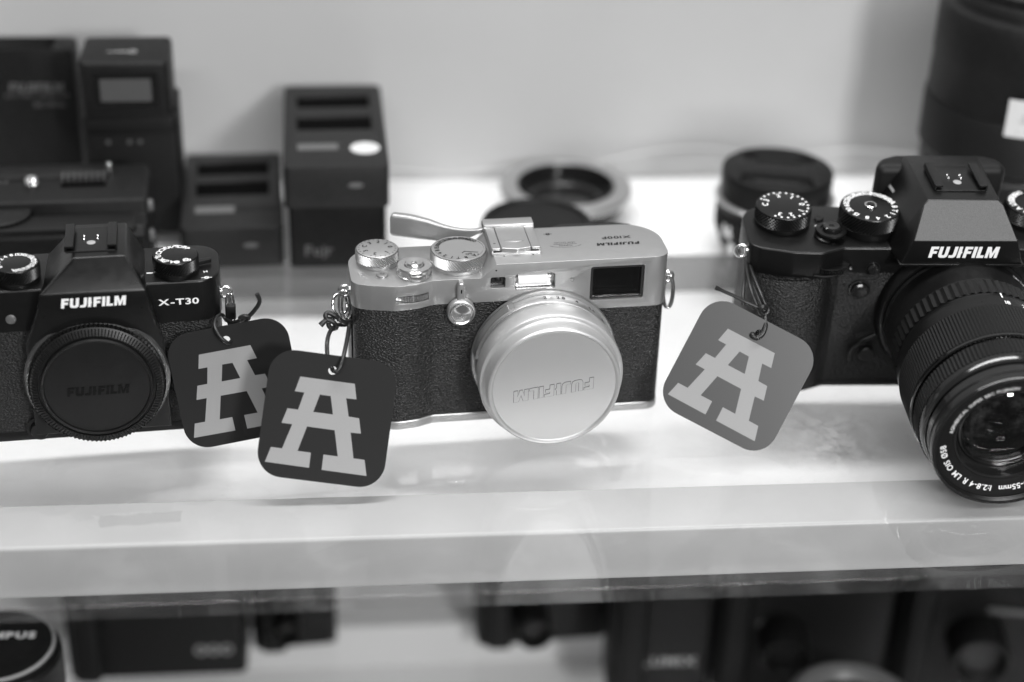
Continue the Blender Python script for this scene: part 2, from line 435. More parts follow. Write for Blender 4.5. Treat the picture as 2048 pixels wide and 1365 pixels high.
# cable along the foot of the wall
cb = tube('cable', [(-12, 24.7, .17), (-4.5, 24.8, .17), (-1.0, 24.2, .17), (2.5, 24.8, .17), (6.5, 24.9, .3), (10, 25.1, .9), (13, 25.1, 1.1), (17, 25.0, .6), (21.5, 25, .9), (27, 24.8, .3)], .12, M['cable'])
tag(cb, 'thin white cable running along the foot of the back wall', 'cable')
# strip of clear tape on the glass
p = at(282, 1038, z=.01)
tp = plate('clear_tape', [(-1.52, -.30), (-1.42, -.42), (-.7, -.34), (0, -.42), (.6, -.33), (1.5, -.34), (1.46, 0), (1.52, .36), (.7, .3), (.1, .36), (-.6, .26), (-1.5, .36), (-1.56, 0)], [], 0, .02, M['tape'], None, T(p.x, p.y, .006) @ Matrix.Rotation(R(3), 4, 'Z'))
tag(tp, 'short strip of clear tape stuck on the glass near its front edge', 'tape')

# ================================================================== silver camera
def ring_lug(cam_o, x, y, z, side, m, r=.22):
    e = tube('strap_lug', torus_pts(r, r, T(x, y, z) @ Matrix.Rotation(pi/2, 4, 'X'), 22), .085-(r-.22)*.1, m, cam_o, n=1, smooth=False)
    b = lathe('lug_post', [(0, -.2), (.17, -.2), (.17, .16), (.12, .2), (0, .2)], m, cam_o, T(x-side*.3, y, z+.05) @ Matrix.Rotation(side*pi/2, 4, 'Y'), 20)
    return e
xc = empty('silver_camera', (.1, 0, 0), R(4.1), 'silver and black compact camera with a silver lens cap, mid shelf', 'camera')
DEP = 3.05
plan = rpoly([(-6.32, 0.1), (-5.6, -.16), (-4.6, -.38), (-3.75, -.26), (-3.1, 0), (6.42, 0), (6.42, DEP), (-6.32, DEP)], [1.25, .8, 1.2, .9, .7, .55, 1.6, 1.3], 7)
def inset(poly, d):
    o = poly if area(poly) > 0 else poly[::-1]; n = len(o); out = []
    for i in range(n):
        p = Vector(o[i]); e1 = (p-Vector(o[i-1])); e2 = (Vector(o[(i+1) % n])-p)
        b = Vector((-e1.y, e1.x)).normalized()+Vector((-e2.y, e2.x)).normalized(); b = b/max(b.length_squared, .3)*2
        out.append(tuple(p+b*d))
    return out
XF = Matrix(((1, 0, 0, 0), (0, 0, -1, 0), (0, 1, 0, 0), (0, 0, 0, 1)))
# top plate
prof = [(-8, 5.55), (2.9, 5.55), (3.05, 4.98), (8, 4.98), (8, 7.2), (-.62, 7.2), (-1.22, 6.63), (-8, 6.63)]
top = prism_me(plan, 4, 8)
def cutbox(w, h, r, x, z, d0, d1): return prism_me(rrect(w, h, r, 4), d0, d1, front(x, z))
top = bool_mesh(top, [prism_me(prof, -6, 6, XF), cutbox(1.34, .33, .04, -3.98, 6.0, -.35, .8), cutbox(.60, .48, .08, -.55, 6.39, -.3, .5),
                      cutbox(1.62, .72, .12, .95, 6.36, -.35, .5), cutbox(2.2, 1.50, .1, 4.29, 6.12, -.75, .5)],
                ['INTERSECT'] + ['DIFFERENCE']*4)
mesh_obj('top_plate', bevel_mesh(top, .075, 3), M['silver'], xc, 30)
# leather body
lb = prism_me(inset(plan, .05), .4, 5.56)
lb2 = bool_mesh(lb, [cutbox(7, 1.2, .01, 6.3, 5.6, -8, 2)], ['DIFFERENCE'])
mesh_obj('body', lb2, M['leather'], xc, 30)
prism('base_plate', inset(plan, .02), 0, .40, M['silver'], xc, bev=.07, seg=3, bevbot=True)
# deck parts
def screw_disc(nm, x, y, z, r, h, m, par, sub=0):
    return lathe(nm, [(r*1.06, 0), (r*1.06, h*.5), (r, h), (0, h)], m, par, T(x, y, z), 32)
def dial(name, cam_o, x, y, z, r, h, m, ink, items, rows=5, n=56, kd=.035, tsize=.13, trad=.8, mode='diamond', rot=0, inner=True, kh=.75):
    mt = T(x, y, z) @ Matrix.Rotation(R(rot), 4, 'Z')
    d = lathe(name, [(r*1.0, 0), (r*1.02, .05), (r*1.02, h*(1-kh)), (r*.99, h*(1-kh)+.02), (r*.97, h*(1-kh)+.03), (r*.97, h-.06), (r*1.0, h-.05), (r*.99, h-.01), (r*.96, h), (r*.93, h), (r*.925, h-.02), (r*.90, h-.02), (r*.895, h-.004), (0, h-.004)] if inner else
              [(r*1.0, 0), (r*1.02, .05), (r*1.02, h*(1-kh)), (r*.99, h*(1-kh)+.02), (r*.97, h*(1-kh)+.03), (r*.97, h-.06), (r*1.0, h-.05), (r*.985, h-.015), (r*.95, h), (0, h)], m, cam_o, mt, 96)
    knurl('knurling', r*.985, h*(1-kh)+.03, h-.055, n, rows, kd, m, d, mt, mode)
    if items: text_ring('numerals', items, r*trad, tsize, ink, d, mt @ T(0, 0, h+.006))
    return d
e_items = [('0', 5), ('1', 42), ('2', 80), ('3', 120), ('C', 158), ('3', 205), ('2', 255), ('1', 310)]
d1 = dial('exposure_dial', xc, -5.15, 1.88, 6.62, .83, .62, M['silver'], M['ink'], e_items, rows=5, n=42, kd=.055, tsize=.19, trad=.64, inner=False)
bm = bmesh.new()
for i in range(24):
    a = 2*pi*i/24+.1
    if 15 <= i <= 15: continue
    plate_bm(bm, rrect(.07, .02, .001, 1), [], 0, .004, T(-5.15, 1.88, 7.245) @ Matrix.Rotation(a, 4, 'Z') @ T(.74, 0, 0))
mesh_obj('tick_marks', tomesh(bm), M['ink'], d1, smooth=False)
s_items = [('B', -78), ('T', -98), ('1', -115), ('2', -136), ('4', -155), ('8', -172), ('15', 172), ('30', 158), ('60', 144), ('125', 129), ('250', 114), ('500', 99), ('1000', 82), ('2000', 66), ('4000', 50), ('A', -52)]
d2 = dial('shutter_speed_dial', xc, -1.95, 1.36, 6.62, 1.09, .70, M['silver'], M['ink'], s_items, rows=6, n=54, kd=.06, tsize=.17, trad=.80)
bm = bmesh.new()
plate_bm(bm, rrect(.55, .022, .001, 1), [], 0, .004, T(-1.5, .98, 7.324) @ Matrix.Rotation(R(-14), 4, 'Z'))
plate_bm(bm, rrect(.22, .022, .001, 1), [], 0, .004, T(-1.80, .99, 7.324) @ Matrix.Rotation(R(50), 4, 'Z'))
put_line(bm, 'ISO', .13, T(-1.62, .80, 7.326) @ Matrix.Rotation(R(200), 4, 'Z')); plate_bm(bm, circ(.03, 12), [], 0, .004, T(-1.25, .73, 7.324))
mesh_obj('iso_window', tomesh(bm), M['ink'], d2, smooth=False)
# shutter release with on/off collar
sx_, sy_ = -3.80, .66
sc_ = lathe('power_collar', [(.70, 0), (.70, .08), (.66, .11), (.66, .20), (.70, .24), (.70, .36), (.66, .42), (.42, .44), (.38, .40), (.37, .30), (0, .30)], M['polished'], xc, T(sx_, sy_, 6.62), 64)
knurl('lever_grip', .74, 0, .17, 10, 1, .04, M['polished'], sc_, T(sx_, sy_, 6.68), 'v', (R(-108), R(-58)))
lathe('lever_block', [(.66, 0), (.745, 0), (.745, .19), (.66, .19)], M['polished'], sc_, T(sx_, sy_, 6.67), 12, arc=(R(-110), R(-56)))
sb = lathe('shutter_button', [(.36, 0), (.36, .22), (.32, .28), (.16, .25), (.10, .235), (.095, .12), (0, .12)], M['polished'], xc, T(sx_, sy_, 6.90), 48)
bm = bmesh.new()
for k in range(3): tube_bm(bm, torus_pts(.085, .085, T(sx_, sy_, 7.03+.035*k), 16), .014, n=1, sides=5, smooth=False)
mesh_obj('cable_thread', tomesh(bm), M['steel'], sb)
plate('power_mark', rpoly([(-.2, -.05), (.14, -.16), (.16, .14), (-.12, .10)], .03, 2), [], 6.632, 6.66, M['ink'], xc, T(-4.10, 1.75, 0))
fn = lathe('function_button', [(.30, .0), (.30, .012), (.245, .014), (.24, -.02), (.225, -.02), (.22, .07), (.19, .10), (0, .09)], M['silver'], xc, T(-5.07, .62, 6.632), 40)
text('button_text', 'Fn', .13, M['ink'], fn, T(-5.07, .62, 6.73) @ Matrix.Rotation(R(180), 4, 'Z'))
# hot shoe
hs = box('hot_shoe', 2.02, 2.3, 0, .12, M['silver'], xc, T(.29, 1.92, 7.19), .06, .03)
for sx in (-.80, .80):
    box('shoe_rail', .36, 2.06, 0, .10, M['silver'], hs, T(.29+sx, 1.86, 7.38), .04, .03)
    box('rail_wall', .08, 2.06, 0, .10, M['silver'], hs, T(.29+sx*1.19, 1.86, 7.30), .02, 0)
plate('rail_mark', rrect(.10, .035, .005, 2), [], 7.481, 7.486, M['ink'], hs, T(-.52, 1.28, 0))
# top engravings
tz = 7.206
logo('maker_name', 1.75, .22, M['ink'], xc, T(4.55, 1.30, tz) @ Matrix.Rotation(pi, 4, 'Z'), 0, .004)
text('model_name', 'X100F', .20, M['ink'], xc, T(4.60, 1.86, tz+.004) @ Matrix.Rotation(pi, 4, 'Z'), .02, .14, 1.6)
bm = bmesh.new(); rot = Matrix.Rotation(pi, 4, 'Z')
put_line(bm, 'FUJINON', .085, T(2.40, 1.34, tz) @ rot, 0, .13, 1.1); put_line(bm, 'LENS SYSTEM', .085, T(2.40, 1.62, tz) @ rot, 0, .13, 1.1)
for i in range(26):
    a = R(200+140*i/25); plate_bm(bm, rrect(.03, .012, .001, 1), [], 0, .003, T(2.40+.66*cos(a), 1.46+.28*sin(a), tz))
plate_bm(bm, rrect(.95, .012, .001, 1), [], 0, .003, T(2.40, 1.48, tz))
mesh_obj('lens_emblem', tomesh(bm), M['ink'], xc, smooth=False)
plate('film_plane_mark', circ(.085, 24), [circ(.055, 24)], tz-.002, tz+.003, M['ink'], xc, T(1.86, 2.45, 0))
plate('film_plane_bar', rrect(.34, .018, .001, 1), [], tz-.002, tz+.002, M['ink'], xc, T(1.86, 2.45, 0))
for i, x in enumerate((-.21, .96)): lathe('microphone_hole', [(.04, 0), (.035, .006), (0, .006)], M['dark'], xc, T(x, .70, 7.2), 14)
# front fittings
lathe('lamp_hole', [(.035, 0), (0, .004)], M['dark'], xc, front(-.63, 6.93, .001), 12)
af = box('focus_window', .56, .44, 0, .02, M['gloss'], xc, front(-.55, 6.39, -.24), .06, 0)
lathe('focus_lens', [(.13, 0), (.13, .03), (.1, .05), (.05, .065), (0, .07)], M['plastic'], af, front(-.53, 6.43, -.21), 24)
fl = box('flash', 1.56, .66, 0, .03, M['polished'], xc, front(.95, 6.36, -.30), .1, 0)
box('flash_frame', 1.5, .60, 0, .04, M['steel'], fl, front(.95, 6.36, -.27), .1, .01)
bm = bmesh.new()
prof2 = [(-.24, 0), (-.2, .12), (-.1, .17), (0, .19), (.1, .17), (.2, .12), (.24, 0)]
vs = [[bm.verts.new(Vector((x, -(-.22+o), 6.37+z))) for z, o in prof2] for x in (.28, .8, 1.32, 1.42, 1.46)]
for a, b in zip(vs, vs[1:]):
    for i in range(len(a)-1): bm.faces.new((a[i], a[i+1], b[i+1], b[i]))
fm = mat('flash_diffuser', .82, .18, 0, .6, bump=('noise', 9, .9, (.4, 1, 7)), var=('noise', 7, .10, (.4, 1, 6)))
mesh_obj('flash_tube_cover', tomesh(bm), fm, fl)
sr = lathe('screw_cover', [(.115, 0), (.115, .012), (.085, .014), (.08, 0), (.07, .0), (.065, .03), (0, .035)], M['silver'], xc, front(2.44, 6.36, .0), 28)
vf = box('viewfinder_recess', 2.1, 1.40, 0, .04, M['dark'], xc, front(4.29, 6.12, -.74), .08, 0)
bm = bmesh.new()
for (wd, hh, o0, o1) in ((2.16, 1.46, -.40, -.06), (1.86, 1.18, -.72, -.32)):
    plate_bm(bm, rrect(wd, hh, .09, 4), [rrect(wd-.18, hh-.18, .05, 4)], o0, o1, front(4.29, 6.12))
mesh_obj('viewfinder_frame', tomesh(bm), M['finder'], vf)
plate('viewfinder_glass', rrect(1.66, .98, .04, 3), [], 0, .03, M['gloss'], vf, front(4.24, 6.14, -.55))
plate('outer_glass', rrect(2.1, 1.40, .07, 3), [], 0, .02, M['window'], vf, front(4.29, 6.12, -.14))
# command dial in its slot
cd = lathe('command_dial', [(0, -.11), (.9, -.11), (.95, -.08), (.95, .08), (.9, .11), (0, .11)], M['polished'], xc, T(-3.98, .70, 5.99), 72)
knurl('dial_teeth', .955, -.11, .11, 52, 1, .05, M['polished'], cd, T(-3.98, .70, 5.99), 'v')
plate('dial_recess', rrect(1.30, .30, .03, 3), [], 0, .01, M['dark'], xc, front(-3.98, 6.0, -.34))
# finder lever with its round cap
lv = prism('finder_lever', rpoly([(-.17, -.2), (.17, -.2), (.15, .78), (.09, .95), (-.09, .95), (-.15, .78)], .07, 5), 0, .26, M['silver'], xc, front(-2.04, 5.62, .02), .05, 3)
plate('lever_slot', rrect(.05, .17, .02, 3), [], 0, .006, M['dark'], lv, front(-2.04, 6.22, .282))
lathe('lever_cap', [(.50, 0), (.56, .08), (.57, .30), (.53, .38), (.48, .40)], M['silver'], lv, front(-2.04, 5.30, 0), 64)
m_spun = mat('spun_metal', .7, .22, 1)
nt = m_spun.node_tree; m_spun.node_tree.nodes['Principled BSDF'].inputs['Anisotropic'].default_value = .95
tg = nt.nodes.new('ShaderNodeTangent'); tg.direction_type = 'RADIAL'; tg.axis = 'Y'; nt.links.new(tg.outputs[0], nt.nodes['Principled BSDF'].inputs['Tangent'])
bt = lathe('lever_button', [(.48, 0), (.46, .03), (.42, .0), (.40, .0), (.385, .04), (.36, .05), (0, .05)], m_spun, lv, FR.copy(), 64)
bt.matrix_local = T(-2.04, -.385, 5.30)
# lens
LX, LZ = 1.38, 3.0
lens = lathe('lens_base_ring', [(2.2, 0), (2.95, 0), (2.98, .06), (2.94, .14), (2.72, .16)], M['silver'], xc, front(LX, LZ, .0), 128)
ap = lathe('aperture_ring', [(2.70, .12), (2.80, .14), (2.84, .22), (2.84, .62), (2.80, .72), (2.66, .76)], M['silver'], xc, front(LX, LZ), 128)
text_ring('numerals', [], 1, .1, M['ink'], ap, Matrix())
bm = bmesh.new()
for s, a in (('2', 92), ('2.8', 79), ('4', 65), ('5.6', 50), ('8', 36), ('11', 23), ('16', 10)):
    q = R(a)
    base = front(LX, LZ) @ Matrix.Rotation(q, 4, 'Z') @ T(2.848, 0, .42) @ Matrix(((0, 0, 1, 0), (1, 0, 0, 0), (0, 1, 0, 0), (0, 0, 0, 1))) @ Matrix.Rotation(pi, 4, 'Z')
    put_line(bm, s, .20, base, .012)
mesh_obj('aperture_numerals', tomesh(bm), M['ink'], ap, smooth=False)
knurl('aperture_tab', 2.90, .20, .66, 46, 1, .05, M['silver'], ap, front(LX, LZ), 'v', (R(122), R(172)))
lathe('tab_body', [(2.8, .16), (2.90, .18), (2.91, .66), (2.8, .70)], M['silver'], ap, front(LX, LZ), 24, arc=(R(118), R(173)))
lathe('focus_ring', [(2.66, .72), (2.78, .76), (2.80, .86), (2.80, 1.02), (2.72, 1.06)], M['silver'], xc, front(LX, LZ), 128)
cp = lathe('lens_cap', [(2.70, 1.02), (2.86, 1.04), (2.90, 1.10), (2.91, 1.2), (2.91, 1.90), (2.88, 1.97), (2.80, 2.0), (2.74, 2.0), (2.68, 2.04), (2.655, 2.12), (2.65, 2.45), (2.66, 2.60), (2.63, 2.66), (2.58, 2.68), (2.52, 2.66), (2.47, 2.60), (2.455, 2.59), (2.45, 2.60), (0, 2.60)], M['cap'], xc, front(LX, LZ), 144, 28)
mtx = front(LX-.03, LZ-.13, 2.60) @ Matrix.Rotation(R(187.8), 4, 'Z')
logo('cap_lettering', 3.2, .50, [M['cap'], M['ink']], cp, mtx, 0, .022, .12, 1)
logo('lettering_groove', 3.2, .50, M['groove'], cp, mtx, 0, .006, .12, 0, .016)
# straps lugs, rings
ring_lug(xc, -6.52, 1.0, 5.85, -1, M['polished'])
for k, (dx, dz) in enumerate(((0, 0), (.12, .02))):
    tube('split_ring', torus_pts(.22, .62, T(-6.58+dx, .92-k*.06, 5.28) @ Matrix.Rotation(R(84), 4, 'X') @ Matrix.Rotation(R(14), 4, 'Y'), 26), .05, M['steel'], xc, n=1, smooth=False)
tube('split_ring', torus_pts(.34, .44, T(-6.72, 1.35, 5.05) @ Matrix.Rotation(R(60), 4, 'X') @ Matrix.Rotation(R(30), 4, 'Y'), 26), .06, M['steel'], xc, n=1, smooth=False)
ring_lug(xc, 6.62, 1.0, 5.75, 1, M['polished'])
for k in range(2):
    tube('split_ring', torus_pts(.20, .72, T(6.64+.07*k, .9-.05*k, 5.10) @ Matrix.Rotation(R(84), 4, 'X') @ Matrix.Rotation(R(-8), 4, 'Y'), 26), .045, M['steel'], xc, n=1, smooth=False)
bx = box('side_door', .05, 2.1, .7, 4.9, M['plastic'], xc, T(-6.30, 1.75, 0), .02, .02)
# rear eyecup and rear grip
prism('eyecup', rpoly([(1.7, 0), (6.0, 0), (5.6, .7), (4.9, .95), (2.6, .95), (2.0, .6)], .25, 5), 5.6, 6.93, M['plastic'], xc, T(0, DEP-.06, 0), .15, 4)

# thumb grip that slides into the hot shoe
tgp = empty('thumb_grip', (.1, 0, 0), R(4.1), 'silver metal thumb rest slid into the hot shoe of the silver camera', 'thumb grip')
tn = rpoly([(-.31, .10), (.0, .04), (.31, -.03), (.60, .05), (.89, .10), (.89, 1.95), (1.33, 1.95), (1.33, 2.62), (-.76, 2.62), (-.76, 1.95), (-.31, 1.95)], [.05, .3, .3, .3, .05, .02, .05, .05, .05, .05, .02], 4)
prism('shoe_plate', tn, 0, .20, M['silver'], tgp, T(0, .72, 7.30), .035, 3)
box('rear_block', 2.08, .62, 0, .16, M['silver'], tgp, T(.285, 3.02, 7.44), .05, .04)
lathe('finger_notch', [(.40, 0), (.38, .03), (.30, .04), (0, .045)], M['silver'], tgp, T(.29, 1.42, 7.485) @ Matrix.Diagonal((1.0, .32, 1, 1)), 40)
path = crom([(-.50, 2.95, 0), (-1.05, 2.9, 0), (-1.8, 3.12, 0), (-2.6, 3.45, 0), (-3.3, 3.72, 0), (-3.9, 3.95, 0), (-4.35, 4.12, 0)], 7)
bm = bmesh.new(); rings = []
L_ = len(path)-1
def sm(t): t = max(0, min(1, t)); return t*t*(3-2*t)
for i, p in enumerate(path):
    t = i/L_; tt = (path[min(i+1, L_)]-path[max(i-1, 0)]).normalized(); nn = Vector((tt.y, -tt.x, 0))
    if nn.y > 0: nn = -nn
    zt = 7.46-.12*sin(pi*min(1, t/.55))+.22*sm((t-.35)/.45); zb = 6.66+.56*sm((.38-t)/.3)+.05*t; h = zt-zb; th = .20+.26*sm((t-.2)/.6)
    cap_ = 1 if t < .96 else math.sqrt(max(0, 1-((t-.96)/.041)**2))*.25+.75
    zc = zt-h/2; h *= cap_; ring = []
    for (u, v) in rrect(th*1.5, h, min(th, h/2)*.38, 4): ring.append(bm.verts.new(p+nn*u*.6+Vector((0, 0, zc+v))))
    rings.append(ring)
for a, b in zip(rings, rings[1:]):
    for k in range(len(a)): bm.faces.new((a[k], a[(k+1) % len(a)], b[(k+1) % len(a)], b[k]))
bm.faces.new(rings[0]); bm.faces.new(rings[-1][::-1])
bmesh.ops.recalc_face_normals(bm, faces=bm.faces)
mesh_obj('thumb_rest', tomesh(bm), M['silver'], tgp, 50)

# ================================================================== small black camera with a body cap
ac = empty('black_camera', tuple(Vector((-13.4, -.24, 0)) + Matrix.Rotation(R(4.9), 3, 'Z') @ Vector((-3.85, 0, 0))), R(4.9),
           'black X-T30 camera with a ribbed body cap and no lens, at the left', 'camera')
pl = rpoly([(-5.92, 0), (5.98, 0), (5.98, 3.15), (-5.92, 3.15)], [.8, .95, 1.0, .8], 8)
def cmesh(name, verts, faces, m, parent, bev=.04, ang=40):
    bm = bmesh.new(); V = [bm.verts.new(v) for v in verts]
    for f in faces: bm.faces.new([V[i] for i in f])
    bmesh.ops.recalc_face_normals(bm, faces=bm.faces)
    if bev: bmesh.ops.bevel(bm, geom=[e for e in bm.edges if len(e.link_faces) == 2 and e.calc_face_angle(0) > R(15)], offset=bev, segments=3, profile=.5, affect='EDGES', clamp_overlap=True)
    return mesh_obj(name, tomesh(bm), m, parent, ang)
prism('top_plate', pl, 5.0, 6.76, M['black'], ac, bev=.09, seg=3)
prism('body', inset(pl, .04), .42, 5.01, M['leather2'], ac)
prism('base_plate', inset(pl, .02), 0, .43, M['black'], ac, bev=.05, seg=2, bevbot=True)
hv = [(-.83, -.8, 6.92), (3.15, -.8, 6.92), (-.95, -.8, 6.12), (3.25, -.8, 6.12), (-1.5, -.5, 4.6), (3.6, -.5, 4.6), (-1.6, -.45, .5), (3.7, -.45, .5),
      (.5, .1, 8.0), (2.45, .1, 8.0), (.5, 3.0, 8.0), (2.45, 3.0, 8.0), (-.83, 3.0, 6.6), (3.15, 3.0, 6.6), (-1.6, .3, .5), (3.7, .3, .5), (-.83, .3, 6.6), (3.15, .3, 6.6)]
hf = [(0, 1, 9, 8), (2, 3, 1, 0), (4, 5, 3, 2), (6, 7, 5, 4), (8, 9, 11, 10), (0, 8, 10, 12, 16), (1, 17, 13, 11, 9), (0, 16, 14, 6, 4, 2), (1, 3, 5, 7, 15, 17), (10, 11, 13, 12), (6, 14, 15, 7), (16, 12, 13, 17, 15, 14)]
cmesh('finder_housing', hv, hf, M['black'], ac, .07)
cmesh('housing_edge', [(-.78, -.84, 6.98), (-.70, -.84, 6.98), (.57, .06, 8.03), (.50, .06, 8.03), (-.78, -.74, 6.98), (.50, .14, 8.03)], [(0, 1, 2, 3), (0, 3, 5, 4)], M['black'], ac, 0)
def hot_shoe(parent, x, y, z, w=1.9, d=2.1, m='black', pins=True):
    s = box('hot_shoe', w, d, 0, .05, M[m], parent, T(x, y, z), .05, .02)
    for q in (-1, 1):
        rl = box('shoe_rail', .34, d-.1, 0, .09, M[m], s, T(x+q*(w/2-.14), y, z+.17), .03, .02)
        box('rail_foot', .08, d-.1, 0, .14, M[m], s, T(x+q*(w/2-.0), y, z+.03), .02, 0)
    lathe('centre_contact', [(.17, 0), (.17, .02), (.15, .03), (0, .03)], M['greyprint'], s, T(x, y-.35, z+.05), 32)
    for px_, py_ in ((-.28, -.02), (-.28, .22), (.24, -.02), (.24, .22)):
        lathe('contact_pin', [(.055, 0), (.055, .03), (.035, .06), (0, .065)], M['steel'], s, T(x+px_, y+py_, z+.05), 14)
    return s
hot_shoe(ac, 1.15, 1.55, 8.0)
md_items = [('S', 188), ('CL', 160), ('CH', 135), ('BKT', 104), ('HDR', 72), ('P', 42), ('Adv', 245), ('BKT', 214), ('*', 275), ('O', 308)]
d = dial('drive_dial', ac, 4.30, .92, 6.76, .86, .74, M['black'], M['white'], md_items, rows=6, n=44, kd=.045, tsize=.21, trad=.76, inner=False, kh=.72)
for a, s_ in ((308, (.26, .15)), ):
    plate('panorama_mark', rrect(.30, .16, .01, 1), [rrect(.22, .09, .01, 1)], 7.507, 7.510, M['white'], d, T(4.30+.72*cos(R(a)), .92+.72*sin(R(a)), 0))
for a in (275,): lathe('mode_dot', [(.11, 0), (.11, .004), (0, .004)], M['white'], d, T(4.30+.70*cos(R(a)), .92+.70*sin(R(a)), 7.505), 20)
pt = prism('flash_lever', rpoly([(-.2, -.17), (1.15, -.10), (1.22, .10), (-.2, .17)], .05, 3), 0, .16, M['plastic'], ac, T(4.55, 1.05, 6.86) @ Matrix.Rotation(R(18), 4, 'Z'), .03, 2)
text('lever_marks', 'M', .16, M['white'], ac, T(5.42, .72, 6.775) @ Matrix.Rotation(R(190), 4, 'Z'), .01)
plate('film_plane_mark', circ(.10, 20), [circ(.06, 20)], 6.762, 6.77, M['white'], ac, T(5.45, .22, 0))
plate('film_plane_bar', rrect(.42, .025, .001, 1), [], 6.762, 6.769, M['white'], ac, T(5.45, .22, 0))
plate('index_mark', rrect(.25, .07, .02, 2), [], 6.762, 6.775, M['white'], ac, T(3.28, .86, 0))
plate('index_mark', rrect(.07, .24, .02, 2), [], 6.762, 6.775, M['white'], ac, T(-.62, 1.0, 0) @ Matrix.Rotation(R(-20), 4, 'Z'))
ss_items = [('B', 210), ('T', 190), ('1', 172), ('2', 150), ('4', 130), ('8', 108), ('15', 88), ('30', 70), ('60', 52), ('125', 36), ('180X', 16), ('250', 0), ('500', -16), ('1000', -32), ('2000', -50), ('4000', -68), ('A', -92)]
dial('shutter_speed_dial', ac, -1.72, .95, 6.76, .86, .74, M['black'], M['white'], ss_items, rows=6, n=44, kd=.045, tsize=.19, trad=.78, inner=False, kh=.72)
logo('maker_name', 2.40, .40, M['white'], ac, front(1.17, 6.56, .875), 0, .012)
text('model_name', 'X-T30', .26, M['white'], ac, front(4.32, 5.90, .006), .02, .12, 1.45)
MX, MZ = 1.0, 2.95
lathe('mount_ring', [(2.5, .3), (2.80, .42), (2.80, .52), (2.74, .60), (2.62, .62), (2.5, .60)], mat('dark_mount_metal', .20, .25, .9), ac, front(MX, MZ), 128)
bc = lathe('body_cap', [(2.62, .58), (2.62, .66), (2.57, .70), (2.57, .98), (2.50, 1.02), (2.26, 1.12), (2.24, 1.04), (2.17, 1.04), (2.15, 1.16), (2.10, 1.22), (2.03, 1.20), (2.0, 1.13), (0, 1.13)], M['plastic'], ac, front(MX, MZ), 144, 28)
knurl('cap_teeth', 2.56, .74, .98, 96, 1, .07, M['plastic'], bc, front(MX, MZ), 'v')
bm = bmesh.new()
for i in range(120):
    a = 2*pi*i/120
    mt = front(MX, MZ) @ Matrix.Rotation(a, 4, 'Z')
    V = [bm.verts.new(mt @ Vector(v)) for v in ((2.52, -.03, 1.00), (2.52, .03, 1.00), (2.27, .025, 1.10), (2.27, -.025, 1.10), (2.52, 0, 1.065), (2.27, 0, 1.155))]
    for f in ((0, 4, 5, 3), (4, 1, 2, 5), (0, 1, 4), (3, 5, 2)): bm.faces.new([V[k] for k in f])
rib = mesh_obj('cap_ribs', tomesh(bm), M['plastic'], bc, smooth=False); rib['kind'] = 'stuff'
bm = bmesh.new()
for i in range(110):
    a = 2*pi*i/110; lathe_bm(bm, [(.022, 0), (0, .02)], 6, front(MX, MZ) @ Matrix.Rotation(a, 4, 'Z') @ T(2.60, 0, .655))
q = mesh_obj('cap_dots', tomesh(bm), M['plastic2'], bc); q['kind'] = 'stuff'
logo('cap_lettering', 2.35, .38, M['letterdim'], bc, front(MX+.02, MZ-.16, 1.135), 0, .02)
lathe('lens_release_button', [(.36, 0), (.36, .18), (.33, .24), (.22, .22), (0, .20)], M['plastic'], ac, front(-1.45, .66, .2), 36)
lathe('release_surround', [(.50, 0), (.52, .12), (.40, .14), (.38, .04)], M['plastic'], ac, front(-1.45, .66, .1), 36)
lathe('assist_lamp', [(.20, 0), (.20, .02), (.16, .05), (0, .07)], M['label'], ac, front(-2.05, 5.55, .0), 28)
fsw = lathe('focus_switch', [(.42, 0), (.42, .1), (.36, .12), (.34, .06), (.30, .06), (.28, .14), (0, .15)], M['plastic'], ac, front(4.15, 2.15, .0), 36)
text('switch_mark', 'M', .15, M['white'], fsw, front(3.98, 2.40, .16), .01)
ring_lug(ac, 6.16, .85, 5.75, 1, M['polished'])
for k in (0, 1): tube('split_ring', torus_pts(.10, .70, T(6.24+.12*k, .75, 5.0) @ Matrix.Rotation(R(86), 4, 'X'), 24), .05, M['steel'], ac, n=1, smooth=False)
box('strap_clip', .42, .32, 0, .62, M['plastic'], ac, T(6.30, .68, 4.65), .08, .05, bevbot=True)

# ================================================================== big black camera with zoom lens
bc_o = Vector((13.28, 2.0, 0)) + Matrix.Rotation(R(-2.55), 3, 'Z') @ Vector((3.35, 0, 0))
zc = empty('black_camera', tuple(bc_o), R(-2.55), 'black camera with a zoom lens and three top dials, at the right', 'camera', tilt=R(5.5))
pl = rpoly([(-6.62, .3), (-6.2, .0), (-4.9, -.35), (-3.7, -.40), (-2.75, .0), (6.62, 0), (6.62, 3.35), (-6.62, 3.35)], [.9, .6, 1.2, .9, .5, 1.0, 1.2, 1.2], 7)
prism('top_plate', pl, 5.82, 7.02, M['black'], zc, bev=.09, seg=3)
prism('body', inset(pl, .05), .35, 5.83, M['leather2'], zc)
prism('base_plate', inset(pl, .03), 0, .36, M['black'], zc, bev=.05, seg=2, bevbot=True)
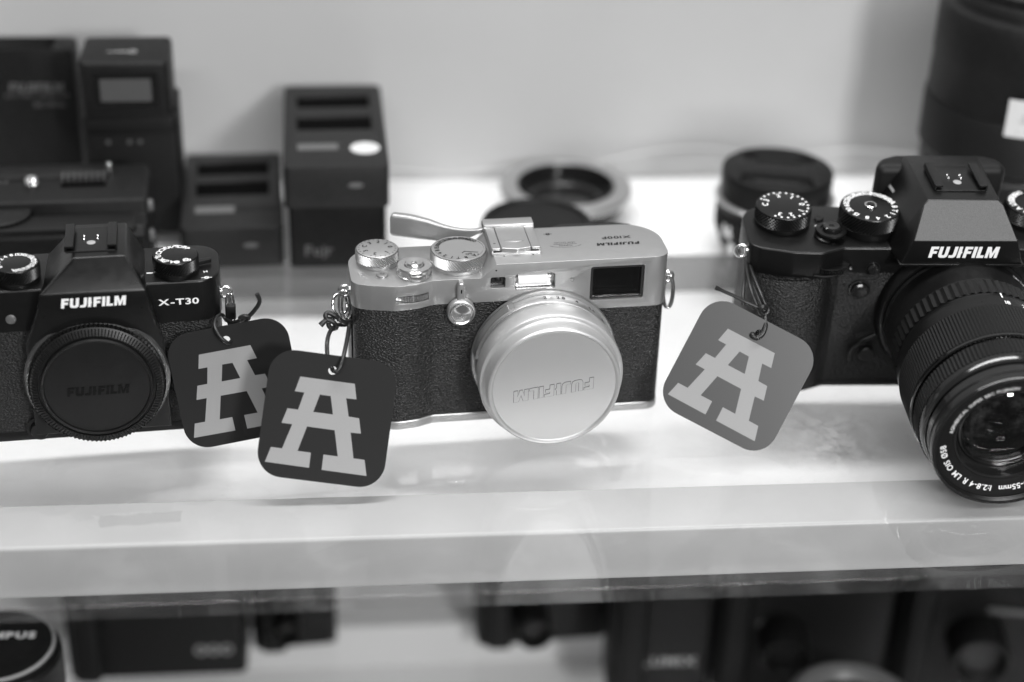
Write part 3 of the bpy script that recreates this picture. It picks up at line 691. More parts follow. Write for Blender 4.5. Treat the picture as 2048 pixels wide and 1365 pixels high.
# hand grip
bm = bmesh.new(); rings = []
for z, o in ((.36, .75), (1.2, .92), (2.6, 1.0), (3.9, .98), (4.8, .82), (5.4, .58), (5.80, .40)):
    pts = crom([(-6.5, 1.3, z), (-6.55, .4, z), (-6.2, -.15-.3*o, z), (-5.3, -.3-.75*o, z), (-4.3, -.25-.85*o, z), (-3.55, -.1-.7*o, z), (-3.1, .05-.25*o, z), (-2.75, .06, z), (-2.6, .3, z)], 5)
    rings.append([bm.verts.new(p) for p in pts])
for a, b in zip(rings, rings[1:]):
    for i in range(len(a)-1): bm.faces.new((a[i], a[i+1], b[i+1], b[i]))
mesh_obj('hand_grip', tomesh(bm), M['leather2'], zc, 80)
hv = [(-.66, -1.0, 6.88), (4.35, -1.0, 6.88), (-.30, -1.0, 8.0), (3.98, -1.0, 8.0), (.14, -.06, 9.12), (3.42, -.06, 9.12), (.34, .10, 9.28), (3.22, .10, 9.28),
      (.25, 3.9, 9.20), (3.35, 3.9, 9.20), (-1.0, 3.6, 6.9), (4.7, 3.6, 6.9), (-.9, .2, 6.9), (4.6, .2, 6.9)]
hf = [(0, 1, 3, 2), (2, 3, 5, 7, 6, 4), (6, 7, 9, 8), (0, 2, 4, 12), (1, 13, 5, 3), (4, 6, 8, 10, 12), (5, 13, 11, 9, 7), (8, 9, 11, 10), (0, 12, 13, 1), (12, 10, 11, 13)]
cmesh('finder_housing', hv, hf, M['black'], zc, .05)
sl = [(-.27, -1.0, 8.0), (3.95, -1.0, 8.0), (3.40, -.06, 9.12), (3.21, .08, 9.265), (.35, .08, 9.265), (.16, -.06, 9.12)]
nv = Vector((0, -.755, .655))*.015
bm = bmesh.new(); cen = sum((Vector(p) for p in sl), Vector())/6
a = [bm.verts.new((Vector(p)-cen)*.985+cen+nv) for p in sl]; b = [bm.verts.new((Vector(p)-cen)*.985+cen-nv) for p in sl]
bm.faces.new(a); [bm.faces.new((b[i], b[(i+1) % 6], a[(i+1) % 6], a[i])) for i in range(6)]
mesh_obj('crinkle_panel', tomesh(bm), M['crinkle'], zc, smooth=False)
cmesh('housing_brow', [(-.72, -1.06, 6.82), (4.42, -1.06, 6.82), (4.42, -1.06, 6.93), (-.72, -1.06, 6.93), (-.72, -.1, 6.82), (4.42, -.1, 6.82), (4.42, -.1, 6.93), (-.72, -.1, 6.93)],
      [(0, 1, 2, 3), (4, 5, 1, 0), (3, 2, 6, 7), (0, 3, 7, 4), (1, 5, 6, 2), (4, 7, 6, 5)], M['black'], zc, .02)
logo('maker_name', 2.80, .52, M['white'], zc, front(1.85, 7.48, 1.008), 0, .012)
hot_shoe(zc, 1.85, 1.75, 9.28, 2.1, 2.0)
prism('eyecup', rpoly([(-1.1, 0), (4.7, 0), (4.4, .9), (3.8, 1.25), (.0, 1.25), (-.7, .9)], .6, 7), 5.9, 8.95, M['rubber'], zc, T(0, 3.3, 0), .35, 5)
d = dial('exposure_dial', zc, -5.0, 2.05, 7.02, 1.14, .80, M['black'], M['white'], [('C', 176), ('3', 150), ('2', 98), ('1', 55), ('0', 6), ('1', -34), ('2', -76), ('3', -112)], rows=7, n=52, kd=.05, tsize=.24, trad=.68, inner=False, kh=.75)
for i in range(19):
    a_ = R(150-270*i/18); dd = lathe('tick_dot', [(.05, 0), (.05, .004), (0, .004)], M['white'], d, T(-5.0+1.0*cos(a_), 2.05+1.0*sin(a_), 7.825), 10) if i == 0 else bpy.data.objects.new('tick_dot', dd.data)
    if i:
        dd.parent = d; COL.objects.link(dd); dd.location = (1.0*cos(a_)-1.0*cos(R(150)), 1.0*sin(a_)-1.0*sin(R(150)), 0)
s_items = [('B', -4), ('T', -22), ('1', -38), ('2', -58), ('4', -84), ('8', -110), ('15', -138), ('30', -162), ('60', 174), ('125', 152), ('180X', 134), ('250', 116), ('500', 98), ('1000', 80), ('2000', 62), ('4000', 46), ('8000', 31), ('A', 14)]
d = dial('shutter_speed_dial', zc, -1.48, 1.66, 7.02, 1.22, 1.02, M['black'], M['white'], s_items, rows=7, n=54, kd=.05, tsize=.23, trad=.82, inner=False, kh=.66)
lathe('lock_button', [(.26, 0), (.26, .08), (.22, .10), (.12, .07), (0, .06)], M['steel'], d, T(-1.48, 1.66, 8.03), 36)
lathe('lock_centre', [(.17, 0), (.17, .02), (0, .02)], M['black'], d, T(-1.48, 1.66, 8.12), 24)
knurl('metering_lever', 1.18, .02, .30, 9, 1, .06, M['black'], d, T(-1.48, 1.66, 7.02), 'v', (R(-95), R(-62)))
d = dial('sensitivity_dial', zc, 5.6, 2.35, 7.02, 1.14, .80, M['black'], M['white'], [('200', 172), ('250', 156), ('320', 140), ('400', 124), ('L', 190), ('A', 212), ('H', 236)], rows=7, n=52, kd=.05, tsize=.24, trad=.78, inner=False, kh=.75)
c_ = lathe('power_collar', [(.66, 0), (.66, .10), (.60, .14), (.60, .26), (.64, .30), (.62, .36), (.46, .38), (.42, .32), (0, .32)], M['black'], zc, T(-3.18, .88, 7.02), 56)
knurl('lever_grip', .64, .02, .22, 10, 1, .08, M['black'], c_, T(-3.18, .88, 7.04), 'v', (R(-105), R(-50)))
lathe('shutter_button', [(.36, 0), (.36, .24), (.31, .28), (.12, .25), (.07, .2), (0, .2)], M['gloss'], zc, T(-3.18, .88, 7.30), 40)
text('power_marks', 'ON', .12, M['white'], zc, T(-3.55, 1.72, 7.03), .02)
lathe('function_button', [(.2, 0), (.2, .06), (.16, .09), (0, .08)], M['black'], zc, T(-3.4, 2.25, 7.02), 28)
text('mark', 'o', .14, M['white'], zc, T(-2.95, 1.78, 7.03), .02)
plate('index_mark', rrect(.09, .26, .02, 2), [], 7.024, 7.035, M['white'], zc, T(-.08, 1.9, 0) @ Matrix.Rotation(R(-25), 4, 'Z'))
plate('drive_mark', rrect(.12, .75, .02, 2), [], 0, .01, M['greyprint'], zc, T(-.33, 3.0, 8.12) @ Matrix.Rotation(R(-60), 4, 'Y') @ Matrix.Rotation(R(6), 4, 'Z'))
cdl = lathe('command_dial', [(0, -.10), (.98, -.10), (1.02, -.07), (1.02, .07), (.98, .10), (0, .10)], M['black'], zc, T(-3.25, .54, 6.15), 72)
knurl('dial_teeth', 1.025, -.10, .10, 46, 1, .06, M['black'], cdl, T(-3.25, .54, 6.15), 'v')
tube('dial_lip', [(-3.95, -.42, 5.96), (-3.55, -.48, 5.94), (-3.1, -.42, 5.96), (-2.72, -.22, 6.0)], .055, M['plastic2'], zc)
for nm, x, z, r in (('button_or_glint', -1.45, 6.05, .24), ('function_button', -1.86, 5.0, .35)):
    lathe(nm, [(r*1.35, -.06), (r*1.3, .03), (r*1.1, .03), (r*1.05, -.02), (r, -.02), (r, .14), (r*.8, .2), (0, .16)], M['gloss'], zc, front(x, z, .02), 36)
lathe('assist_lamp', [(.09, 0), (.08, .04), (0, .06)], M['steel'], zc, front(-2.38, 6.12, .06), 16)
tube('sync_flap', [(-1.75, -.06, 1.5), (-1.8, -.18, 2.1), (-1.45, -.26, 2.6), (-.9, -.2, 2.85)], .12, M['plastic'], zc)
lathe('sync_button', [(.35, 0), (.35, .15), (.3, .2), (0, .2)], M['plastic'], zc, front(-1.1, 1.8, .02), 28)
ring_lug(zc, -6.82, .60, 6.50, -1, M['polished'], .27)
# mount and lens
CX, CZ = 2.30, 3.95
lathe('mount_ring', [(3.35, 0), (3.32, .22), (3.20, .42), (3.12, .48), (2.9, .48)], M['black'], zc, front(CX, CZ), 128)
ln = lathe('zoom_lens', [(3.0, .45), (3.04, .52), (3.06, .62), (3.0, .72), (3.02, .9), (3.03, 2.15), (3.06, 2.2), (3.06, 2.3)], M['plastic'], zc, front(CX, CZ), 128)
FL = front(CX, CZ)
arl = lathe('aperture_ring', [(3.06, 2.28), (3.10, 2.34), (3.10, 3.3), (3.12, 3.36), (3.0, 3.40)], M['plastic'], ln, FL, 128)
knurl('ring_ribs', 3.09, 2.40, 3.30, 62, 1, .07, M['plastic'], arl, FL, 'v')
lathe('scale_ring', [(3.04, 3.38), (3.14, 3.42), (3.17, 3.5), (3.17, 3.72), (3.20, 3.75), (3.20, 4.30)], M['black'], ln, FL, 128)
bm = bmesh.new()
def onbarrel(ang, off, r): return FL @ Matrix.Rotation(R(ang), 4, 'Z') @ T(r, 0, off) @ Matrix(((0, 0, 1, 0), (1, 0, 0, 0), (0, 1, 0, 0), (0, 0, 0, 1))) @ Matrix.Rotation(pi, 4, 'Z')
for s, a_ in (('18', 80), ('23', 66), ('35', 50), ('55', 25)): put_line(bm, s, .22, onbarrel(a_, 4.08, 3.207), .015)
put_line(bm, '18-55', .20, onbarrel(90, .82, 3.03), .01, .1, 1.3)
plate_bm(bm, rrect(.06, .34, .01, 1), [], 0, .006, onbarrel(82, 3.58, 3.18))
for s, a_ in (('OFF', 52), ('OIS', 44)): put_line(bm, s, .16, onbarrel(a_, 1.2, 3.035), .01)
mesh_obj('lens_numerals', tomesh(bm), M['white'], ln, smooth=False)['kind'] = 'stuff'
zr = lathe('zoom_ring', [(3.18, 4.28), (3.26, 4.34), (3.26, 6.3), (3.2, 6.36)], M['rubber'], ln, FL, 128)
knurl('ring_ribs', 3.255, 4.42, 6.25, 150, 1, .035, M['rubber'], zr, FL, 'v')
lathe('trim_ring', [(3.20, 6.30), (3.29, 6.36), (3.30, 6.44), (3.26, 6.5), (3.1, 6.52)], mat('black_chrome', .10, .12, 1), ln, FL, 128)
fr_ = lathe('focus_ring', [(3.12, 6.5), (3.18, 6.56), (3.18, 7.45), (3.17, 7.5), (3.14, 7.75), (3.05, 7.9)], M['gloss'], ln, FL, 128)
knurl('ring_ribs', 3.18, 6.6, 7.45, 120, 1, .04, M['rubber'], fr_, FL, 'v')
lathe('front_barrel', [(2.98, 7.85), (2.98, 7.95), (3.02, 8.0), (3.02, 8.35), (2.96, 8.42), (2.96, 8.52), (3.04, 8.58), (3.05, 8.84), (3.02, 8.90), (2.97, 8.92), (2.90, 8.90), (2.88, 8.80), (2.86, 8.62)], M['gloss'], ln, FL, 144)
bm = bmesh.new()
for k in range(3): lathe_bm(bm, [(2.89, 8.66+.07*k), (2.85, 8.695+.07*k), (2.89, 8.73+.07*k)], 96, FL)
mesh_obj('filter_thread', tomesh(bm), M['black'], ln)
nr = lathe('name_ring', [(2.88, 8.62), (2.82, 8.60), (2.10, 8.48), (2.08, 8.44), (2.06, 8.30)], M['plastic'], ln, FL, 128)
# lettering lies on the sloping ring
def ring_text(s, rad, start, size, nm, bold=.015):
    bm = bmesh.new(); a = R(start); k = size/CAPH
    for c in s:
        wd = (glyph(c, bold)[2] if c != ' ' else .30)*k; step = (wd+.10*k)/rad; mid = a-wd/2/rad
        if c != ' ':
            mt = FL @ Matrix.Rotation(mid, 4, 'Z') @ T(rad, 0, 8.60-(2.82-rad)*.167+.012) @ Matrix.Rotation(-.165, 4, 'Y') @ Matrix.Rotation(-pi/2, 4, 'Z')
            put_line(bm, c, size, mt, bold)
        a -= step
    mesh_obj(nm, tomesh(bm), M['white'], nr, smooth=False)['kind'] = 'stuff'
ring_text('XF 18-55mm  1:2.8-4 R LM OIS Ø58', 2.52, -47, .235, 'ring_lettering')
ring_text('ASPHERICAL SUPER EBC FUJINON', 2.28, 176, .15, 'inner_lettering', .005)
lathe('inner_hood', [(2.08, 8.46), (2.0, 8.42), (1.95, 8.2), (1.86, 7.95), (1.80, 7.90)], M['gloss'], ln, FL, 96)
lathe('inner_ring', [(1.84, 7.92), (1.80, 8.04), (1.74, 8.06), (1.70, 7.98)], mat('dark_chrome', .25, .25, 1), ln, FL, 96)
lathe('front_element', [(1.74, 7.92), (1.6, 8.03), (1.35, 8.15), (1.0, 8.27), (.6, 8.35), (.3, 8.385), (0, 8.39)], M['lensglass'], ln, FL, 96, 60)
lathe('rear_element', [(1.5, 7.0), (1.2, 7.25), (.8, 7.45), (.4, 7.55), (0, 7.58)], M['lensglass'], ln, FL, 64, 60)
lathe('inner_barrel', [(1.72, 7.95), (1.60, 7.2), (1.55, 6.9), (1.1, 6.7), (.9, 6.2), (0, 6.1)], M['gloss'], ln, FL, 64)

# ================================================================== swing tags
APTS = [(-1.238, 1.483), (.866, 1.478), (1.015, .888), (.615, .881), (.804, .194), (1.212, .180), (1.365, -.400), (.966, -.412), (1.209, -1.385), (1.642, -1.392), (1.80, -2.0), (.057, -1.98), (.044, -1.382), (.601, -1.389), (.345, -.400), (-.723, -.388), (-.959, -1.367), (-.442, -1.372), (-.432, -1.961), (-2.135, -1.935), (-1.983, -1.343), (-1.556, -1.346), (-1.295, -.375), (-1.71, -.371), (-1.558, .211), (-1.15, .212), (-1.005, .894), (-1.371, .897)]
AH = [(-.402, .893), (.016, .886), (.196, .194), (-.564, .198)]
def swing_tag(cen, tilt, yaw, ang, size, label, cm, scale=1.0):
    t = R(tilt); Rz = Matrix.Rotation(R(yaw), 3, 'Z'); n = Rz @ Vector((0, -cos(t), sin(t))); u = Rz @ Vector((1, 0, 0)); v = n.cross(u)
    mt = Matrix((u, v, n)).transposed().to_4x4(); mt.translation = cen
    o = empty('swing_tag', cen, 0, label, 'tag', 'swing tags with a large letter A')
    o.rotation_mode = 'QUATERNION'; o.rotation_quaternion = (mt.to_3x3() @ Matrix.Rotation(R(ang), 3, 'Z')).to_quaternion()
    S = Matrix.Scale(scale, 4)
    c = plate('card', rrect(4.93, 4.93, .98, 10), [circ(.165, 28, -.045, 1.875)], -.055, 0, [cm, M['cardedge']], o, S, 1)
    plate('printed_letter', APTS, [AH], None, .004, M['letter'], o, S, angle=20)
    bpy.context.view_layer.update()
    return o
t1 = swing_tag((-10.83, -1.03, 2.62), 15, 3, 8.4, 1, 'dark letter A tag hanging from the left black camera, partly behind another tag', M['card'], .97)
t2 = swing_tag((-7.26, -3.64, 2.50), 27, 3, -10.4, 1, 'frontmost dark letter A tag, tied to the silver camera', M['card'])
t3 = swing_tag((9.19, -1.72, 2.84), 27, -8, -24.8, 1, 'steeply turned shiny letter A tag tied to the big black camera at right', M['cardsilk'], 1.01)
def W(*a): return [at(x, y, y=d) for x, y, d in a]
wtube('cord', W((666, 741, -2.62), (657, 722, -2.50), (654, 700, -2.3), (655, 680, -1.9), (660, 664, -1.2), (668, 655, -.5), (676, 650, 0), (690, 650, .25), (702, 645, .3), (714, 641, .6), (722, 636, 1.2)), .085, M['cord'], t2)
wtube('cord', W((664, 739, -2.60), (668, 743, -2.95), (675, 742, -3.0), (683, 728, -2.85), (689, 705, -2.4), (694, 680, -1.6), (697, 662, -.9), (698, 648, -.1), (690, 640, .6)), .085, M['cord'], t2)
wtube('knot', W((702, 643, .1), (690, 645, -.2), (680, 640, -.3), (670, 632, -.4), (657, 626, -.4), (651, 631, -.5), (655, 640, -.55), (667, 645, -.6), (673, 655, -.5), (664, 658, -.4), (657, 650, -.3), (661, 640, -.2), (674, 634, -.3), (679, 642, -.4)), .095, M['cord'], t2)
wtube('cord_end', W((664, 640, -.4), (655, 638, -.5), (648, 644, -.6), (641, 651, -.65)), lambda t: .085+.035*t*t, M['cord'], t2)
wtube('cord', W((463, 682, -.50), (458, 687, -.75), (449, 682, -.85), (439, 672, -.8), (431, 659, -.6), (429, 646, -.3), (434, 634, .1), (444, 630, .5), (452, 640, .5)), .075, M['cord'], t1)
wtube('cord', W((452, 640, .45), (466, 646, .0), (478, 642, -.2), (490, 636, -.25), (500, 631, -.3), (510, 620, -.35), (517, 610, -.4), (519, 600, -.4), (514, 588, -.4)), lambda t: .085+.03*max(0, t-.8), M['cord'], t1)
wtube('knot', W((484, 642, -.2), (480, 636, -.3), (490, 632, -.35), (498, 636, -.3), (490, 642, -.15), (482, 640, -.25)), .08, M['cord'], t1)
wtube('cord', W((1509, 664, -.75), (1505, 671, -1.1), (1514, 676, -1.15), (1525, 668, -1.1), (1531, 652, -.9), (1531, 636, -.6), (1528, 624, -.3)), .105, M['cord'], t3)
for pts in (((1528, 622, -.3), (1520, 604, .0), (1506, 568, .9), (1496, 530, 2.2), (1492, 508, 2.9)), ((1534, 618, -.3), (1524, 594, .0), (1508, 555, 1.0), (1497, 522, 2.2), (1493, 505, 2.9)),
            ((1486, 612, -.2), (1486, 590, .1), (1488, 560, .9), (1490, 530, 2.1), (1491, 505, 2.9)), ((1516, 616, -.2), (1505, 590, .1), (1496, 555, 1.0), (1492, 505, 2.9))):
    wtube('cord', W(*pts), .075, M['cord'], t3)
wtube('knot', W((1534, 618, -.35), (1526, 614, -.5), (1520, 622, -.5), (1528, 630, -.5), (1537, 622, -.4), (1530, 614, -.3), (1522, 618, -.25), (1528, 626, -.3)), .10, M['cord'], t3)
wtube('cord_end', W((1530, 622, -.4), (1512, 614, -.3), (1490, 604, -.2), (1465, 591, -.15), (1447, 583, -.15), (1432, 576, -.15)), lambda t: .075+.03*max(0, t-.85)*6, M['cord'], t3)

# ================================================================== chargers and other things at the back
def bx3(name, x0, x1, y0, y1, z0, z1, m, parent, r=.25, bev=.15, seg=3): return box(name, x1-x0, y1-y0, z0, z1, M[m], parent, T((x0+x1)/2, (y0+y1)/2, 0), r, bev, seg=seg)
def flat_charger(x0, x1, y0, y1, z, h, label, rot=0):
    o = empty('battery_charger', ((x0+x1)/2, (y0+y1)/2, z), R(rot), label, 'charger', 'dual slot battery chargers lying flat')
    w_, d_ = x1-x0, y1-y0
    bm_ = prism_me(rrect(w_, d_, .35, 5), 0, h)
    cut = [prism_me(rrect(w_*.74, 1.65, .08, 2), h-.9, h+1, T(0, d_*.29, 0)), prism_me(rrect(w_*.74, 1.75, .08, 2), h-.9, h+1, T(0, d_*.02, 0))]
    mesh_obj('case', bevel_mesh(bool_mesh(bm_, cut, ['DIFFERENCE']*2), .1, 2), M['chargerplastic'], o)
    for y in (d_*.29, d_*.02): plate('slot_shade', rrect(w_*.735, 1.62, .05, 2), [], h-.16, h-.12, M['dark'], o, T(0, y, 0))  # black sheet near the slot mouth stands in for the deep slot's shade
    plate('rating_label', rrect(w_*.39, .75, .05, 2), [], h+.004, h+.02, M['label'], o, T(-w_*.17, -d_*.27, 0))
    lathe('power_socket', [(.30, 0), (.28, .03), (.12, .03), (0, .0)], M['label'], o, front(w_*.18, h*.55, d_/2) @ Matrix.Diagonal((1.2, .45, 1, 1)), 24)
    return o
ca = flat_charger(-14.33, -9.50, 14.1, 22.9, 0, 2.1, 'low black dual slot charger lying flat on the glass, left of the stacked one', 2)
plate('rating_label', rrect(2.0, .5, .05, 2), [], 2.104, 2.12, M['plastic2'], ca, T(1.2, -2.3, 0))
cb_ = flat_charger(-9.32, -4.40, 13.9, 24.2, 3.15, 2.1, 'black dual slot charger with a round white sticker, stacked on a black box', 1)
lathe('round_sticker', [(.70, 0), (.70, .01), (0, .01)], M['sticker'], cb_, T(1.40, -3.0, 2.105), 36)
o = empty('battery_box', (-6.86, 19.0, 0), R(1), 'black box carrying the upper dual slot charger', 'box')
box('case', 4.6, 9.9, 0, 3.12, M['plastic2'], o, Matrix(), .3, .14)
text('printed_mark', 'Fujr', .55, M['label'], o, front(-.9, .9, 4.96), .02)
# upright charger with a screen
o = empty('upright_charger', (-16.55, 18.7, 0), R(1), 'tall black charger with a small grey screen, standing on end', 'charger')
box('case', 4.1, 3.6, 6.6, 9.3, M['plastic2'], o, Matrix(), .35, .18, seg=4)
box('lower_case', 4.5, 2.5, 0, 6.7, M['plastic2'], o, T(0, .5, 0), .3, .1)
box('middle_rib', 4.4, 3.0, 5.75, 6.45, M['plastic2'], o, T(0, .12, 0), .3, .15)
f_ = plate('screen_frame', rrect(3.0, 1.75, .1, 3), [], 0, .03, M['gloss'], o, front(.05, 7.95, 1.80))
plate('screen', rrect(2.35, 1.1, .05, 3), [], 0, .02, M['lcd'], f_, front(.05, 7.95, 1.835))
bm = bmesh.new(); plate_bm(bm, circ(.20, 24), [circ(.11, 20)], 0, .01, T(.35, -.35, 9.302)); plate_bm(bm, rpoly([(-.95, -.02), (.2, -.08), (.2, .08), (-.95, .03)], .01, 1), [], 0, .01, T(.1, -.35, 9.302))
mesh_obj('printed_mark', tomesh(bm), M['greyprint'], o)
for i, x in enumerate((-1.1, -.1, .4)): lathe('contact', [(.11, 0), (.11, .04), (0, .05)], M['label'], o, front(x, 4.9, .76), 14)
# branded charger at the edge of the picture
o = empty('upright_charger', (-22.3, 22.6, 0), R(0), 'black charger with pale maker name, standing at the far left edge', 'charger')
bm_ = prism_me(rrect(5.6, 8.2, .25, 4, 0, 4.1), -.9, .9, Matrix(((1, 0, 0, 0), (0, 0, -1, 0), (0, 1, 0, 0), (0, 0, 0, 1))))
mesh_obj('case', bevel_mesh(bool_mesh(bm_, [prism_me(rrect(3.6, 1.6, .08, 2), 7.7, 9, T(0, 0, 0))], ['DIFFERENCE']), .1, 2), M['plastic2'], o)
for x in (-.9, 1.0): lathe('contact', [(.1, 0), (.1, .18), (0, .2)], M['steel'], o, T(x, -.3, 7.72), 12)
logo('maker_name', 2.6, .45, M['label'], o, front(.9, 6.25, .91), 0, .01)
text('printed_text', 'BATTERY CHARGER', .2, M['label'], o, front(.9, 5.82, .92), 0, .09, 1.2)
text('printed_model', 'BC-W126', .26, M['label'], o, front(1.45, 5.35, .92), .01)
# battery grip lying behind the left camera
o = empty('battery_grip', (-21.2, 12.3, 0), R(3), 'black battery grip with a block of contact pins, behind the left camera', 'battery grip')
mp = Matrix(((0, 0, 1, 0), (1, 0, 0, 0), (0, 1, 0, 0), (0, 0, 0, 1)))
prism('case', rpoly([(-2.9, 0), (-2.9, 3.9), (-2.6, 4.3), (-1.6, 4.3), (-1.5, 4.0), (-.9, 4.0), (-.8, 4.75), (2.6, 5.0), (2.8, 4.6), (2.8, 0)], [.2, .2, .2, .05, .05, .05, .15, .3, .3, .2], 4), -6.0, 5.9, M['plastic2'], o, mp, .25, 4, bevbot=True)
box('raised_body', 9.6, 1.5, 0, .55, M['plastic2'], o, T(-.6, 2.0, 4.55), .4, .25)
box('rubber_panel', 6.5, 1.5, 0, .25, M['rubber'], o, T(2.2, -2.1, 4.12), .2, .1)
pb = box('pin_block', 2.0, .95, 0, .12, M['dark'], o, T(3.0, 1.0, 4.86), .05, .02)
pin = None
for j in range(3):
    for i in range(8):
        if pin is None: pin = lathe('contact_pin', [(.055, 0), (.055, .22), (.04, .28), (0, .29)], M['polished'], pb, Matrix(), 10); q = pin
        else: q = bpy.data.objects.new('contact_pin', pin.data); COL.objects.link(q); q.parent = pb
        q.location = (2.08+i*.26, .70+j*.30, 4.97)
lathe('guide_pin', [(.13, 0), (.13, .45), (.09, .52), (0, .54)], M['steel'], o, T(4.1, 1.9, 4.9), 16)
bm = bmesh.new(); lathe_bm(bm, [(.26, 0), (.26, .3), (.2, .36), (0, .36)], 20, T(.7, .9, 4.85))
for k in range(4): lathe_bm(bm, [(.26, .05+.08*k), (.30, .08+.08*k), (.26, .11+.08*k)], 20, T(.7, .9, 4.85))
mesh_obj('mounting_screw', tomesh(bm), M['steel'], o)
whl = lathe('thumb_wheel', [(0, 0), (1.35, 0), (1.4, .05), (1.4, .45), (1.3, .5), (0, .5)], M['plastic'], o, T(-.6, -1.2, 4.05), 60)
knurl('wheel_ribs', 1.4, .05, .45, 40, 1, .06, M['plastic'], whl, T(-.6, -1.2, 4.05), 'v')
text('printed_text', 'VG-XT', .28, M['label'], o, T(-1.0, 1.1, 4.90), .01)
for z in (4.2, 2.9): lathe('side_knob', [(.3, 0), (.3, .12), (.2, .2), (0, .2)], M['label'], o, T(5.9, -1.6+z*.3, z) @ Matrix.Rotation(pi/2, 4, 'Y'), 20)
# lens adapter ring
o = empty('lens_adapter', (4.95, 20.8, 0), 0, 'silver and black lens adapter ring lying flat near the back wall', 'lens adapter')
lathe('black_collar', [(2.4, .0), (2.95, 0), (3.0, .1), (3.1, .62), (2.5, .66), (2.35, .6)], M['plastic'], o, Matrix(), 72)
lathe('silver_flange', [(3.1, .60), (3.38, .66), (3.42, .74), (3.42, .95), (3.36, 1.06), (3.2, 1.12), (2.62, 1.12), (2.5, 1.05)], M['ringmetal'], o, Matrix(), 96)
lathe('inner_wall', [(2.52, 1.11), (2.48, 1.14), (2.42, 1.1), (2.4, .3), (2.0, .32), (1.95, .3), (1.8, .2), (0, .2)], M['gloss'], o, Matrix(), 72)
# lens cap standing in front of it
o = empty('rear_lens_cap', (2.75, 14.3, 0), 0, 'shallow black lens cap on a black lens, half hidden behind the silver camera', 'lens')
lathe('barrel', [(0, 0), (2.4, 0), (2.45, .1), (2.45, 1.4), (2.55, 1.5)], M['plastic'], o, Matrix(), 72)
lathe('cap', [(2.6, 1.4), (2.7, 1.5), (2.72, 1.9), (2.66, 2.08), (2.5, 2.18), (2.36, 2.16), (2.3, 2.05), (0, 2.0)], M['plastic2'], o, Matrix(), 72)
# small lens with pinch cap
lc = at(1556, 338, z=3.95)
o = empty('capped_lens', (lc.x, lc.y, 0), R(-14), 'short black and silver lens with a pinch cap, between the silver and right cameras', 'lens')
lathe('barrel', [(0, 0), (2.55, 0), (2.6, .1), (2.6, .5), (2.75, .6), (2.78, 1.9), (2.72, 2.0), (2.74, 2.1), (2.78, 2.4)], M['plastic'], o, Matrix(), 72)
knurl('ring_ribs', 2.78, .9, 1.8, 60, 1, .08, M['plastic'], o, Matrix(), 'v')
lathe('silver_ring', [(2.78, 2.40), (2.93, 2.44), (2.94, 2.52), (2.88, 2.58), (2.7, 2.6)], M['ringmetal'], o, Matrix(), 96)
lathe('front_barrel', [(2.72, 2.58), (2.72, 3.3), (2.7, 3.4)], M['plastic'], o, Matrix(), 72)
for i, (a_, z) in enumerate(((222, 1.25), (229, .45))):
    bm = bmesh.new(); put_line(bm, ('16', '8')[i], .55, T(2.90*cos(R(a_)), 2.90*sin(R(a_)), z) @ Matrix.Rotation(R(a_+90), 4, 'Z') @ Matrix.Rotation(pi/2, 4, 'X'), .07)
    mesh_obj('painted_numeral', tomesh(bm), M['white'], o, smooth=False)
lcap = bool_mesh(prism_me(circ(2.72, 72), 3.3, 3.95), [prism_me(rpoly([(-1.9, -2.0), (1.9, -2.0), (1.6, -.75), (-1.6, -.75)], .3, 4), 3.7, 5), prism_me(rpoly([(-1.6, .75), (1.6, .75), (1.9, 2.0), (-1.9, 2.0)], .3, 4), 3.7, 5)], ['DIFFERENCE']*2)
pc = mesh_obj('pinch_cap', bevel_mesh(lcap, .07, 2), M['plastic2'], o)
for s_ in (-1, 1): box('pinch_tab', 2.2, .5, 3.7, 3.88, M['plastic'], pc, T(0, s_*1.5, 0), .1, .05)
# tall lens at the right edge
lx = at(1862, 200, y=17).x
o = empty('tall_lens', (lx+4.55, 17, 0), R(8), 'tall black telephoto lens with a white price label, standing at the right edge', 'lens')
lathe('barrel', [(0, 0), (4.45, 0), (4.5, .15), (4.5, 4.2), (4.4, 4.35), (4.4, 4.6), (4.55, 4.75)], M['plastic'], o, Matrix(), 96)
rb = lathe('rubber_ring', [(4.5, 4.7), (4.68, 4.85), (4.68, 7.2), (4.6, 7.35)], M['rubber'], o, Matrix(), 96)
lathe('upper_barrel', [(4.5, 7.3), (4.58, 7.4), (4.55, 9.4), (4.6, 9.5), (4.6, 11.6), (4.45, 11.95), (4.1, 12.1), (3.9, 12.1), (3.85, 12.5), (3.7, 12.7)], M['plastic2'], o, Matrix(), 96)
lathe('front_cap', [(3.72, 12.6), (3.74, 13.1), (3.5, 13.3), (0, 13.3)], M['plastic2'], o, Matrix(), 96)
bm = bmesh.new(); r_ = 4.70; A0, A1 = 233, 262
g = [[bm.verts.new((r_*cos(R(A0+(A1-A0)*i/10)), r_*sin(R(A0+(A1-A0)*i/10)), z)) for i in range(11)] for z in (6.9, 8.75)]
for i in range(10): bm.faces.new((g[0][i], g[0][i+1], g[1][i+1], g[1][i]))
st = mesh_obj('price_label', tomesh(bm), M['sticker'], o)
bm = bmesh.new()
for s_, a_, z in (('DIGITAL', 247, 7.95), ('CANON FIT', 248, 7.72)):
    put_line(bm, s_, .17, T(4.72*cos(R(a_)), 4.72*sin(R(a_)), z) @ Matrix.Rotation(R(a_+90), 4, 'Z') @ Matrix.Rotation(pi/2, 4, 'X'))
for k in range(3): put_line(bm, 'o', .2, T(4.72*cos(R(240+5*k)), 4.72*sin(R(240+5*k)), 7.2) @ Matrix.Rotation(R(330+5*k), 4, 'Z') @ Matrix.Rotation(pi/2, 4, 'X'))
mesh_obj('label_print', tomesh(bm), M['greyprint'], st, smooth=False)['kind'] = 'stuff'

